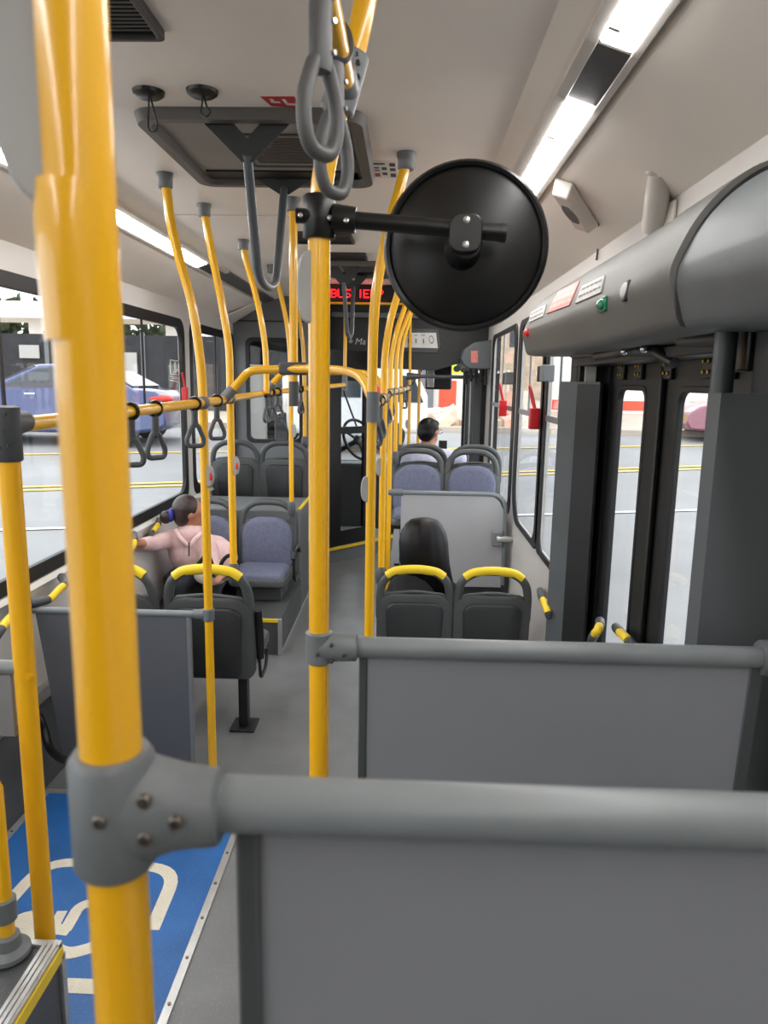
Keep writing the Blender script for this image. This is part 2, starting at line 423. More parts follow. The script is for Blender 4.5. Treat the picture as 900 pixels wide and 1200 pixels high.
# raised box at the rear left corner of the wheelchair bay
t = thing('raised_step_box', 'dark speckled raised box with ribbed aluminium edge, bottom left corner', 'step box', (-1.1, .3, 0))
part('body', MB().box(XL+.02, -.772, -2.2, 1.43, 0, .392), M['kick'], t, smooth=False)
mb = MB()
for k in range(3): mb.box(-.805+k*.012, -.797+k*.012, -2.2, 1.435, .392, .4025)
mb.box(-.808, -.768, -2.2, 1.44, .388, .397)
part('nosing', mb, M['alu'], t, smooth=False)
part('yellow_edge', MB().box(-.772, -.764, -2.2, 1.44, .358, .388), M['grip'], t, smooth=False)
mb = MB().box(XL+.02, -.768, 1.43, 1.447, .368, .400); mb.box(-.785, -.764, 1.43, 1.45, 0, .37)
part('corner_trim', mb, M['alu'], t, bevel=.002)

# blue wheelchair mat
def poly_stroke(pts, w, z0, z1):
    mb = MB(); n = len(pts)
    L = []; R = []
    for i in range(n):
        t = (pts[min(i+1, n-1)]-pts[max(i-1, 0)]); t.z = 0; t.normalize(); nn = Vector((-t.y, t.x, 0))
        L.append(pts[i]+nn*w/2); R.append(pts[i]-nn*w/2)
    for i in range(n-1):
        mb.hexa([Vector((p.x, p.y, z0)) for p in (L[i], R[i], R[i+1], L[i+1])]+[Vector((p.x, p.y, z1)) for p in (L[i], R[i], R[i+1], L[i+1])])
    return mb
t = thing('wheelchair_mat', 'blue wheelchair bay floor mat with cream wheelchair symbol', 'floor mat', (-1.0, 2.0, 0))
part('mat', MB().box(-1.425, -.622, 1.46, 2.66, 0, .005).box(-.764, -.622, 1.05, 1.46, 0, .005), M['mat_blue'], t, smooth=False)
Z0 = .005
fl = lambda l: [AZ(x, y, .005) for x, y in l]
hb = AZ(34, 1085, .005)
fig = [
    ('symbol_outline', poly_stroke(fillet(fl([(8, 1060), (52, 1011), (120, 1011), (208, 1019), (178, 1090)]), .10), .045, Z0, .0064)),
    ('symbol_wheel', poly_stroke(spline(fl([(58, 1106), (66, 1113), (80, 1117), (100, 1113), (114, 1107), (124, 1098)])), .045, Z0, .0065)),
    ('symbol_bar', poly_stroke(fl([(75, 1155), (122, 1157)]), .05, Z0, .0066)),
    ('symbol_torso', poly_stroke(fl([(56, 1088), (82, 1091)]), .042, Z0, .0067)),
    ('symbol_arm', poly_stroke(fl([(62, 1089), (73, 1068)]), .032, Z0, .0068)),
    ('symbol_leg', poly_stroke(fillet(fl([(76, 1091), (93, 1062), (112, 1057)]), .03), .038, Z0, .0069)),
    ('symbol_head', MB().prism([(hb.x+.075*math.cos(a*PI/10), hb.y+.065*math.sin(a*PI/10), Z0) for a in range(20)], (0, 0, .002)))]
for nm_, mb in fig: part(nm_, mb, M['symbol'], t, smooth=False)
for q in ((-.622, -.598, 1.05, 2.69), (-1.445, -.622, 2.66, 2.69), (-1.45, -1.425, 1.46, 2.66)): part('edge_strip', MB().box(*q, 0, .008), M['alu'], t, smooth=False)
for k in range(10): part('screw_head', MB().cyl((-.610, 1.2+k*.16, .008), (-.610, 1.2+k*.16, .011), .005, 10), M['screw'], t)
for k in range(7): part('screw_head', MB().cyl((-1.437, 1.6+k*.16, .008), (-1.437, 1.6+k*.16, .011), .005, 10), M['screw'], t)

# ------------------------------------------------------------------ ceiling fittings
def lamp(side, y0, y1, label, covers=(), lit=True):
    # slanted strip between centre panel and cove
    a = Vector((0.352, 0, 2.388)) if side > 0 else Vector((-1.212, 0, 2.388))
    b = Vector((0.462, 0, 2.352)) if side > 0 else Vector((-1.322, 0, 2.352))
    ym = (y0+y1)/2
    t = thing('ceiling_light', label, 'ceiling light', ((a.x+b.x)/2, ym, 2.37), 'strip lights along the ceiling')
    d = (b-a).normalized(); nrm = Vector((d.z, 0, -d.x)); nrm = nrm if nrm.z < 0 else -nrm
    def strip(u0, u1, ya, yb, h0, h1):
        p = a+d*((b-a).length*u0); q = a+d*((b-a).length*u1)
        Y = lambda v, y, h: v+nrm*h+Vector((0, y, 0))
        return [Y(p, ya, h0), Y(q, ya, h0), Y(q, yb, h0), Y(p, yb, h0), Y(p, ya, h1), Y(q, ya, h1), Y(q, yb, h1), Y(p, yb, h1)]
    part('housing', MB().hexa(strip(-.02, 1.02, y0, y1, -.03, .006)), M['fixture'], t, smooth=False)
    mb = MB(); mb.hexa(strip(-.02, .22, y0, y1, .006, .016))
    part('side_rail', mb, M['fixture'], t, bevel=.002)
    part('side_rail', MB().hexa(strip(.86, 1.02, y0, y1, .006, .016)), M['fixture'], t, bevel=.002)
    if lit:
        part('diffuser', MB().hexa(strip(.24, .84, y0+.02, y1-.02, .006, .021)), M['lamp'], t, bevel=.004)
        k = max(y0+.25, .3)
        while k < min(y1, 4): part('diffuser_clip', MB().hexa(strip(.24, .45, k, k+.012, .0205, .0225)), M['fixture'], t, smooth=False); k += .25
    else:
        part('dark_cover', MB().hexa(strip(.22, .86, y0+.005, y1-.005, .006, .012)), M['lampcov'], t, smooth=False)
    return t
yA, yB = AZ(735, 48, 2.37).y, AZ(690, 113, 2.37).y
lamp(1, -2.2, yA, 'lit ceiling strip light cut by the top edge, right of centre')
lamp(1, yA, yB, 'dark unlit cover section between two lit strips, right of centre', lit=False)
lamp(1, yB, 6.6, 'lit ceiling strip light running behind the round black mirror')
yC, yD = AZ(231, 308, 2.37).y, AZ(249, 320, 2.37).y
lamp(-1, -2.2, yC, 'long lit ceiling strip light along the left side')
lamp(-1, yC, yD, 'black unlit end section of the left ceiling strip light', lit=False)
struct('trim_10', MB().hexa([(-1.30, yD, 2.348), (-1.215, yD, 2.375), (-1.215, 6.7, 2.375), (-1.30, 6.7, 2.348), (-1.30, yD, 2.378), (-1.215, yD, 2.40), (-1.215, 6.7, 2.40), (-1.30, 6.7, 2.378)]), M['hatch'], smooth=False)

def roof_hatch(y0, y1, x0, x1, label, J=None):
    cx, cy = (x0+x1)/2, (y0+y1)/2
    t = thing('roof_hatch', label, 'roof hatch', (cx, cy, ZC-.05))
    w, h = x1-x0, y1-y0
    o1 = [(cx+p, cy+q, ZC) for p, q in rrect(w, h, .07)]; i1 = [(cx+p, cy+q, ZC) for p, q in rrect(w-.10, h-.10, .04)]
    o2 = [(cx+p, cy+q, ZC-.03) for p, q in rrect(w-.02, h-.02, .06)]; i2 = [(cx+p, cy+q, ZC-.03) for p, q in rrect(w-.08, h-.08, .045)]
    mb = MB(); n = len(o1); vs = o1+i1+o2+i2; fs = []
    for i in range(n):
        k = (i+1) % n
        fs += [(i, k, 2*n+k, 2*n+i), (n+i, 3*n+i, 3*n+k, n+k), (2*n+i, 2*n+k, 3*n+k, 3*n+i)]
    mb.add(vs, fs); part('hatch_frame', mb, M['hatch'], t)
    part('hatch_panel', MB().prism([(cx+p, cy+q, ZC-.006) for p, q in rrect(w-.09, h-.09, .04)], (0, 0, .005)), M['hatchp'], t, smooth=False)
    # dark deep gap at the two ends of the recess
    mb = MB(); mb.box(x0+.06, x1-.06, y1-.15, y1-.055, ZC-.012, ZC-.006); mb.box(x0+.06, x1-.06, y0+.055, y0+.085, ZC-.012, ZC-.006)
    mb.box(x1-.09, x1-.055, y0+.06, y1-.06, ZC-.012, ZC-.006)
    part('recess_gap', mb, M['black'], t, smooth=False)
    g = MB(); gx, gy = cx+.06, cy
    for k in range(14): g.box(gx-.12, gx+.12, gy-.13+k*.019, gy-.122+k*.019, ZC-.010, ZC-.006)
    g.ringprism([(gx+p, gy+q, ZC-.012) for p, q in rrect(.30, .34, .02)], [(gx+p, gy+q, ZC-.012) for p, q in rrect(.28, .32, .01)], (0, 0, .006))
    part('vent_grille', g, M['hatch'], t, smooth=False)
    # V brackets + hanging grab tube
    if J is None: J = (Vector((cx+.045, y0+.05, 2.285)), Vector((cx+.045, y1-.05, 2.315)), Vector((cx+.045, cy+.05, 1.985)))
    n_, f_, low = J
    for j, c_ in ((0, n_), (1, f_)):
        yy = c_.y; br = MB(); w2 = .115 if j == 0 else .10; zt_ = ZC-.008; hw_ = .026
        # one flat V shaped plate
        wo = .14 if j == 0 else .112; wi = .052 if j == 0 else .040
        pol = [(c_.x-wo, yy-.003, zt_), (c_.x-wi, yy-.003, zt_), (c_.x, yy-.003, c_.z+.062 if c_.z+.062 < zt_-.02 else zt_-.02), (c_.x+wi, yy-.003, zt_), (c_.x+wo, yy-.003, zt_), (c_.x+.016, yy-.003, c_.z), (c_.x-.016, yy-.003, c_.z)]
        br.prism(pol, (0, .006, 0)); part('bracket', br, M['header'], t, smooth=False)
    part('grab_tube', MB().tube(fillet([n_+Vector((0, 0, .02)), Vector((low.x-.012, n_.y*.35+low.y*.65, low.z+.02)), low, Vector((low.x+.006, f_.y*.35+low.y*.65, low.z+.03)), f_+Vector((0, 0, .02))], .05), .0145, 14), M['tubeg'], t)
    return t
roof_hatch(2.16, 2.90, -.80, -.135, 'large roof hatch with hanging grey V shaped grab tube, nearest', (AY(290, 190, 2.22), AY(333, 228, 2.84), AY(314, 338, 2.50)))
roof_hatch(4.75, 5.35, -.66, -.12, 'far roof hatch with V shaped grab tube near the red display', (AY(403, 335, 4.80), AY(414, 340, 5.30), AY(410, 396, 5.05)))
# ceiling vents
def vent(x0, x1, y0, y1, label, nb):
    t = thing('ceiling_vent', label, 'air vent', ((x0+x1)/2, (y0+y1)/2, ZC-.02))
    cx, cy = (x0+x1)/2, (y0+y1)/2
    part('vent_frame', MB().ringprism([(cx+p, cy+q, ZC-.02) for p, q in rrect(x1-x0, y1-y0, .015)], [(cx+p, cy+q, ZC-.02) for p, q in rrect(x1-x0-.03, y1-y0-.03, .008)], (0, 0, .02)), M['vent'], t, bevel=.003)
    mb = MB(); n = nb; d = (y1-y0-.05)/n
    for k in range(n): mb.box(x0+.012, x1-.012, y0+.025+k*d, y0+.025+k*d+d*.5, ZC-.012, ZC-.002)
    mb.box(x0+.02, x1-.02, y0+.02, y1-.02, ZC-.003, ZC)
    part('louvre', mb, M['vent'], t, smooth=False)
v0 = AZ(195, 38, ZC)
vent(-1.0, v0.x, .95, v0.y, 'black louvred ceiling vent at the top left', 44)
vent(-.62, -.30, 3.85, 4.10, 'dark oblong ceiling vent beyond the near roof hatch', 8)
vent(-.56, -.26, 4.45, 4.65, 'small dark ceiling vent between the two roof hatches', 6)
for (px, py), lab, ln in (((174, 107), 'black ceiling disc with long hanging cord loop, left', .085), ((237, 106), 'black ceiling disc with short hanging cord loop, right', .05)):
    c = AZ(px, py, ZC)
    t = thing('ceiling_pull', lab, 'pull cord', c, 'pull cords by the hatch')
    part('disc', MB().lathe([(.0, -.016), (.03, -.015), (.040, -.008), (.042, 0)], c, (0, 0, 1), 28), M['blackp'], t)
    p = spline([c+Vector(v) for v in ((0, 0, -.012), (-.004, .01, -.03), (-.008, .012, -ln), (.008, .005, -ln-.012), (.02, 0, -ln), (.012, -.004, -.04), (.004, 0, -.012))])
    part('cord', MB().tube(p, .0025, 8), M['blackp'], t)
# stickers on the ceiling
def flat_sticker(name, label, corners, m, cat='sticker', lift=(0, 0, -.0015)):
    mb = MB().prism([Vector(c)+Vector(lift) for c in corners], Vector(lift)*-.8)
    return solo(name, mb, m, label, cat, smooth=False)
def ceil_sticker(label, q, m, art, name='ceiling_sticker'):
    c = [AZ(x, y, ZC) for x, y in q]
    t = thing(name, label, 'sticker', (c[0]+c[2])/2)
    part('backing', MB().prism([p+Vector((0, 0, -.0012)) for p in c], (0, 0, .0012)), m, t, smooth=False)
    P = lambda u, v: c[0]*(1-u)*(1-v)+c[1]*u*(1-v)+c[2]*u*v+c[3]*(1-u)*v+Vector((0, 0, -.002))
    for am, rects in art:
        mb = MB()
        for (u0, v0_, u1, v1_) in rects: mb.prism([P(u0, v0_), P(u1, v0_), P(u1, v1_), P(u0, v1_)], (0, 0, .0009))
        part('print', mb, am, t, smooth=False)
ceil_sticker('red sticker with white pictogram at the near edge of the roof hatch', [(305, 113), (345, 113), (352, 126), (318, 124)], M['labelred'], [(M['label'], [(.15, .45, .45, .58), (.58, .2, .68, .7), (.58, .6, .9, .75), (.2, .2, .3, .6)])])
ceil_sticker('red and white sticker at the far edge of the roof hatch', [(388, 213), (411, 213), (413, 220), (391, 220)], M['labelred'], [(M['label'], [(.62, .1, .98, .9)]), (M['ink'], [(.66, .2, .94, .28), (.66, .5, .94, .58)])])
ceil_sticker('white instruction sticker beside the right corner of the roof hatch', [(434, 188), (464, 188), (466, 209), (438, 208)], M['label'], [(M['ink'], [(.05, .12, .55, .2), (.4, .35, .6, .5), (.4, .65, .6, .8), (.72, .12, .95, .3), (.72, .4, .95, .55), (.72, .7, .95, .9), (.1, .35, .3, .42), (.1, .5, .3, .56)]), (M['labelred'], [(.08, .7, .3, .9)])])
ceil_sticker('small red sticker by the far roof hatch', [(420, 309), (436, 309), (437, 313), (421, 313)], M['labelred'], [(M['label'], [(.5, .2, .9, .8)])])
# hook on the right ceiling
c = AZ(653, 120, ZC)
t = thing('ceiling_hook', 'small wire hook on the ceiling beside the right strip light', 'hook', c)
part('base', MB().box(c.x-.03, c.x+.03, c.y-.01, c.y+.01, ZC-.006, ZC), M['hatch'], t, bevel=.002)
part('wire', MB().tube([c+Vector(v) for v in ((-.02, 0, -.006), (-.005, 0, -.03), (.01, 0, -.03), (.022, 0, -.006))], .0025, 8), M['chrome'], t)

# slanted loudspeaker on the right cove
cove_n = Vector((-(2.335-ZW), 0, -(XR-.48))).normalized()
cove_u = Vector((XR-.48, 0, ZW-2.335)).normalized()
def cove_pt(px, py):
    d = ray(px, py); o = Vector((0, 0, H)); q = Vector((.48, 0, 2.335)); t = (q-o).dot(cove_n)/d.dot(cove_n); return o+d*t
sp = [cove_pt(x, y) for x, y in ((652, 212), (674, 208), (700, 250), (683, 266))]
e1 = cove_pt(663, 212); e2 = cove_pt(692, 258); cc = (e1+e2)/2; ln = (e2-e1); ax1 = ln.normalized(); ax2 = ax1.cross(cove_n)
t = thing('cabin_loudspeaker', 'pale grey slanted loudspeaker on the right ceiling cove', 'loudspeaker', cc)
hw = .036; L2 = ln.length/2+.012
rb = [cc+cove_n*.003+ax1*u*L2+ax2*v*hw for u, v in ((-1, -1), (1, -1), (1, 1), (-1, 1))]
rt = [cc+cove_n*.05+ax1*u*(L2-.025)+ax2*v*(hw-.006) for u, v in ((-1, -1), (1, -1), (1, 1), (-1, 1))]
part('case', MB().loft([rb, rt]), M['fixture'], t, bevel=.005)
mb = MB()
for k in range(9):
    hh = .027*math.sqrt(max(.1, 1-((k-4)/4.8)**2))
    p = cc+cove_n*.0505+ax1*(k-4)*.013
    part('grille_slot', MB().obox(p, (ax1, ax2, cove_n), (.0028, hh, .001)), M['ink'], t, smooth=False)
wp = [e2, cove_pt(701, 263), AX(703, 272, XR-.006), AX(699, 305, XR-.006)]
part('cable', MB().tube(wp, .004, 8), M['hatch'], t)
# white duct bracket on the right cove/wall
bx = AX(775, 232, XR-.02)
t = thing('white_wall_bracket', 'tall pale grey bracket on the right wall above the door cover', 'bracket', bx)
p0 = AX(768, 265, XR-.02); p1 = AX(772, 200, XR-.07)
part('arm', MB().tube([p0, (p0+p1)/2, p1], [.040, .034, .026], 16), M['fixture'], t)
pl = [AX(787, 262, XR-.004), AX(786, 206, XR-.004)]
part('plate', MB().hexa([(XR-.012, pl[0].y-.03, pl[0].z-.06), (XR-.002, pl[0].y-.03, pl[0].z-.06), (XR-.002, pl[0].y+.05, pl[0].z-.06), (XR-.012, pl[0].y+.05, pl[0].z-.06), (XR-.012, pl[0].y-.03, ZW+.0), (XR-.002, pl[0].y-.03, ZW+.0), (XR-.002, pl[0].y+.05, ZW), (XR-.012, pl[0].y+.05, ZW)]), M['fixture'], t, bevel=.003)
part('top_tab', MB().ell(p1, (.035, .03, .018)), M['fixture'], t)

# ------------------------------------------------------------------ grab poles
def socket(p, r=.028, l=.05):
    return MB().lathe([(r*1.12, 0), (r*1.12, -.012), (r, -.016), (r*.96, -l), (r*.85, -l-.003)], p, (0, 0, 1), 20)
def pole(label, top_px, path_px, ybase=None, zend=0.0, r=.0175, end=None, xv=None, y=None, group='yellow grab poles', zt=ZC, foot=None):
    """bent pole: ceiling pixel, path pixels at that depth, then straight down"""
    if top_px: top = AZ(top_px[0], top_px[1], zt); yy = y or top.y
    else: yy = y
    P = []
    if top_px:
        tp = AY(top_px[0], top_px[1], yy); tp.z = zt; P.append(tp)
    P += [AY(a, b, yy) for a, b in path_px]
    last = P[-1]; P.append(Vector((last.x, yy, zend)))
    t = thing('grab_pole', label, 'pole', (last.x, yy, zend), group)
    body = spline(P[:-1], 6) if len(P) > 3 else P[:-1]
    part('tube', MB().tube(body+[P[-1]], r, 16), M['yellow'], t)
    if top_px: part('ceiling_socket', socket(tp), M['clamp'], t)
    if end == 'seat':
        part('seat_socket', MB().lathe([(.018, .045), (.026, .03), (.028, -.03), (.022, -.05)], P[-1], (0, 0, 1), 18), M['clampd'], t)
    elif end == 'floor':
        part('floor_flange', MB().lathe([(.05, 0), (.05, .008), (.026, .016), (.024, .04), (.018, .045)], P[-1], (0, 0, 1), 20), M['clamp'], t)
    return t, P, yy
pL1, PL1, yL1 = pole('left bent yellow pole joined to the near left grey partition', (193, 203), [(196, 228), (201, 265), (212, 310), (224, 352), (232, 400), (237, 450), (239, 520)], end='floor')
pL2, PL2, yL2 = pole('bent yellow pole standing on the aisle seat beside the pink jacket', (239, 239), [(242, 262), (249, 300), (258, 345), (266, 390), (269, 420), (270, 480)], zend=.78, end='seat', r=.017)
pL3, PL3, yL3 = pole('short bent yellow pole ending at the left rail fork, third from the near end', (285, 281), [(287, 300), (294, 325), (303, 360), (310, 400), (312, 430)], zend=1.60, r=.0165)
pL4, PL4, yL4 = pole('bent yellow pole standing on the empty blue rear-facing seat', (318, 300), [(321, 315), (329, 345), (337, 385), (340, 420), (341, 480)], zend=.80, end='seat', r=.016, y=4.95)
pL5, PL5, yL5 = pole('far left bent yellow pole standing on the high dark seat', (343, 340), [(345, 352), (350, 370), (354, 395), (356, 420), (357, 470)], zend=1.18, end='seat', r=.016, y=5.92)
pL0, PL0, yL0 = pole('bent yellow pole almost hidden behind the large near pole', (112, 150), [(116, 190), (124, 250), (131, 300), (136, 370), (138.5, 440)], zend=1.50, y=2.12)
pR1, PR1, yR1 = pole('bent yellow pole passing left of the round mirror, behind the second partition', (476, 180), [(474, 198), (468, 222), (457, 262), (447, 305), (440, 350), (437, 400), (436, 470)], end='floor', y=2.56)
pR2, PR2, yR2 = pole('yellow pole standing on the black-haired person\'s seat, right of the aisle', (480, 290), [(474, 315), (466, 345), (457, 378), (451, 420), (450, 470)], zend=.70, end='seat', y=3.6)
pR3, PR3, yR3 = pole('thin yellow pole joined to the far grey partition, right of the aisle', (490, 300), [(485, 330), (475, 358), (463, 395), (458, 430), (457.5, 480)], end='floor', y=4.9, r=.017)
pR4, PR4, yR4 = pole('yellow pole on the left rear-facing blue seat of the far right block', (494, 325), [(489, 345), (478, 370), (468, 398), (464.5, 430), (464, 480)], zend=1.12, end='seat', y=5.4, r=.016)
pR5, PR5, yR5 = pole('far thin yellow pole beside the man in the pale shirt', (490, 335), [(486, 352), (479, 378), (472, 405), (470, 430), (470, 470)], zend=1.15, end='seat', y=5.68, r=.0135)
pR6, PR6, yR6 = pole('thin straight yellow pole at the front carrying the grey crossbar', None, [(481, 340), (480.5, 420), (480, 470)], zend=0, end='floor', y=6.9, r=.0145)
pR7, PR7, yR7 = pole('thin yellow pole seen against the windscreen above the man', None, [(484, 355), (488, 385), (491, 415), (491.5, 450)], zend=0, end='floor', y=7.1, r=.0145)
pF, PF, yF = pole('straight thin yellow pole hanging down to the far end of the left rail', (405, 300), [(405, 345), (404, 445)], zend=1.64, y=5.9, r=.0145)

# near pole, first partition with T clamp
YN = .41
nb = AY(147, 1100, YN); ntx = AY(101, 447, YN)
NX = (nb.x+ntx.x)/2
t1 = thing('grab_pole', 'very large blurred yellow pole in the left foreground', 'pole', (NX, YN, .40), 'yellow grab poles')
part('tube', MB().tube([(NX, YN, .40), (NX, YN, 2.0), (NX-.002, YN, ZC)], .0186, 32), M['yellow'], t1)
def paddle(name, label, c, h, w, d, xs=-1, body='button', lens=False):
    """stop request paddle clipped to a pole's side; c = pole axis point at paddle mid height"""
    c = Vector(c)
    t = thing(name, label, 'stop button', c, 'stop buttons on poles')
    n = 14
    outl = []
    for i in range(n+1):
        a = PI*i/n; s = math.sin(a)**.55 if 0 < i < n else 0
        outl.append(Vector((c.x+xs*(.010+w*s), c.y-d/2, c.z-h/2*math.cos(a))))
    part('case', MB().prism(outl+[Vector((c.x+xs*.004, c.y-d/2, c.z+h/2)), Vector((c.x+xs*.004, c.y-d/2, c.z-h/2))], (0, d, 0)), M[body], t, bevel=.004)
    if lens:
        part('button_face', MB().ell((c.x+xs*.027, c.y-d/2+.004, c.z), (.0075, .008, .020)), M['redl'], t)
    return t
q0 = AY(60, 20, YN); q1 = AY(45, 245, YN)
t = thing('stop_button', 'large blurred grey paddle on the left foreground pole, top left', 'stop button', (NX-.02, YN, q1.z), 'stop buttons on poles')
outl = [AY(x, y, YN-.012) for x, y in ((66, -40), (66, 222), (55, 238), (42, 240), (22, 224), (4, 196), (-14, 150), (-20, 60), (-20, -40))]
part('case', MB().prism(outl, (0, .026, 0)), M['button'], t, bevel=.004)
part('yellow_saddle', MB().tube([AY(88, 216, YN), AY(89, 260, YN), AY(92, 330, YN), AY(95, 400, YN)], [.0196, .0212, .0202, .0187], 28), M['yellow'], t)

Z1R = 1.4115
tp = thing('partition', 'nearest grey partition with fat top rail across the bottom of the view', 'partition', (.25, .44, .4), 'grey partitions')
part('top_rail', MB().tube([(NX+.03, .422, Z1R), (.80, .422, Z1R-.002)], .0178, 28), M['rail'], tp)
pl0 = AY(275, 985, .42)
part('panel', MB().box(pl0.x+.014, .70, .425, .437, .45, Z1R-.015), M['panel'], tp, bevel=.002)
part('panel_edge', MB().box(pl0.x, pl0.x+.016, .420, .442, .45, Z1R-.015), M['edge'], tp, bevel=.003)
# T fitting
cl = AY(122, 940, .41)
cz = Z1R
mbc = MB()
mbc.tube([(NX, YN, cz-.036), (NX, YN, cz-.032), (NX, YN, cz+.036), (NX, YN, cz+.041)], [.0235, .0258, .0258, .0225], 36)
rings = []
for (x, rz, ry, zc) in ((NX+.0, .0365, .0252, cz+.002), (NX+.018, .036, .0252, cz+.002), (NX+.028, .0315, .0245, cz+.002), (NX+.040, .0275, .0235, cz+.002), (NX+.052, .0255, .0228, cz+.001), (NX+.064, .0242, .0222, cz+.001), (NX+.0665, .021, .0205, cz)):
    rings.append([(x, YN+.006*min(1, (x-NX)/.05)+ry*math.cos(2*PI*k/28), zc+rz*math.sin(2*PI*k/28)) for k in range(28)])
mbc.loft(rings)
tc_ = part('clamp', mbc, M['clamp'], tp)
for (px, py) in ((116, 965), (168, 941), (205, 966), (169, 985)):
    yy_ = .386
    for _ in range(6):
        q_ = AY(px, py, yy_); dx = q_.x-NX; dz = q_.z-cz-.002
        ys_ = [YN-math.sqrt(max(0, .0258**2-dx*dx))] if abs(dx) < .0257 else []
        if dx >= 0:
            rz_i = .0365 if dx < .018 else (.0365-(dx-.018)*.4); ys_.append(YN+.006*min(1, dx/.05)-.0250*math.sqrt(max(0, 1-(dz/rz_i)**2)))
        yy_ = min(ys_)
    yy_ -= .0006; s = AY(px, py, yy_)
    sc = MB().lathe([(.0044, .008), (.0044, 0), (.0034, -.0009), (.0018, -.0009), (.0016, .001), (.0, .001)], (s.x, yy_, s.z), (0, 1, 0), 18)
    part('screw', sc, M['screw'], tc_)
# second partition and the centre pole
YC2 = 1.25
cpx = -.149
Z2 = 1.203
path = [AY(x, y, YC2) for x, y in ((432, -20), (420, 40), (404, 100), (390, 150), (379, 205), (374.5, 255), (374, 320))]
tcp = thing('grab_pole', 'central yellow pole carrying the round mirror, bending to the right at the top', 'pole', (path[-1].x, YC2, .05), 'yellow grab poles')
part('tube', MB().tube([AY(440, -60, YC2)]+spline(path)+[(path[-1].x, YC2, .7), (path[-1].x, YC2, 0)], .0182, 22), M['yellow'], tcp)
CX = path[-1].x
t2 = thing('partition', 'second grey partition, right of the central yellow pole', 'partition', (.3, YC2, 0), 'grey partitions')
part('top_rail', MB().tube([(CX+.03, YC2+.003, Z2), (.655, YC2+.003, Z2+.001)], .0195, 24), M['rail'], t2)
a2 = AY(420, 850, YC2)
part('panel', MB().hexa([(a2.x+.014, YC2, .40), (.60, YC2, .40), (.60, YC2+.012, .40), (a2.x+.014, YC2+.012, .40), (a2.x+.014, YC2, Z2-.015), (.628, YC2, Z2-.015), (.628, YC2+.012, Z2-.015), (a2.x+.014, YC2+.012, Z2-.015)]), M['panel'], t2, bevel=.002)
part('panel_edge', MB().box(a2.x, a2.x+.014, YC2-.004, YC2+.016, .40, Z2-.015), M['edge'], t2, bevel=.002)
part('panel_edge', MB().hexa([(.60, YC2-.003, .40), (.618, YC2-.003, .40), (.618, YC2+.016, .40), (.60, YC2+.016, .40), (.624, YC2-.003, Z2-.015), (.648, YC2-.003, Z2-.015), (.648, YC2+.016, Z2-.015), (.624, YC2+.016, Z2-.015)]), M['edge'], t2, bevel=.002)
part('end_flange', MB().lathe([(.030, 0), (.032, .004), (.032, .018), (.026, .022)], (.640, YC2+.003, Z2+.001), (1, 0, 0), 28), M['clamp'], t2)
def t_clamp(parent, c, r_pole, r_rail, ln, h, xdir=1, n=22, screws=True, matr='clamp'):
    c = Vector(c); mb = MB()
    mb.tube([c+Vector((0, 0, v)) for v in (-h/2, -h/2+.003, h/2-.003, h/2)], [r_pole+.002, r_pole+.006, r_pole+.006, r_pole+.002], n)
    rings = []
    for f, rz in ((0, h/2*.95), (.35, h/2*.9), (.6, r_rail+.006), (.97, r_rail+.005), (1, r_rail+.001)):
        rings.append([(c.x+xdir*ln*f, c.y+(r_rail+.005)*math.cos(2*PI*k/n), c.z+rz*math.sin(2*PI*k/n)) for k in range(n)])
    mb.loft(rings)
    o = part('clamp', mb, M[matr], parent)
    if screws:
        for dx, dz in ((.0, -.006), (.018, .012), (.034, -.006), (.018, -.018)):
            p = c+Vector((xdir*dx*ln/.05, -(r_pole+.0075), dz))
            part('screw', MB().lathe([(.004, .006), (.004, 0), (.0018, -.0006), (.001, .001)], p, (0, 1, 0), 12), M['screw'], o)
    return o
t_clamp(t2, (CX, YC2, Z2), .0182, .0195, .070, .060)

# round mirror on arm
YM = YC2
mc = AY(545, 290, YM+.11)
tm = thing('interior_mirror', 'round black mirror seen from behind on an arm off the central pole', 'mirror', (CX, YM, AY(374, 255, YM).z))
jz = AY(374, 255, YM)
mb = MB(); mb.tube([jz+Vector((0, 0, v)) for v in (-.034, -.031, .031, .034)], [.024, .0265, .0265, .024], 26)
mb.tube([jz+Vector((-.036, -.012, 0)), jz+Vector((0, -.012, 0))], .012, 14)
ae = AY(590, 273, YM); as_ = AY(390, 256, YM)
ad = (ae-as_).normalized()
mb.tube([as_+ad*.0, as_+ad*.038, as_+ad*.0385], [.023, .0205, .016], 22)
tcl = part('clamp', mb, M['blackp'], tm)
for px, py, yo in ((352, 252, .026), (386, 255, .027), (406, 258, .022)):
    p = AY(px, py, YM-yo)
    part('screw', MB().lathe([(.004, .006), (.004, 0), (.0015, -.0004), (.001, .001)], p, (0, 1, 0), 14), M['chrome'], tcl)
part('arm', MB().tube([as_+ad*.03, ae], .0138, 18), M['blackp'], tm)
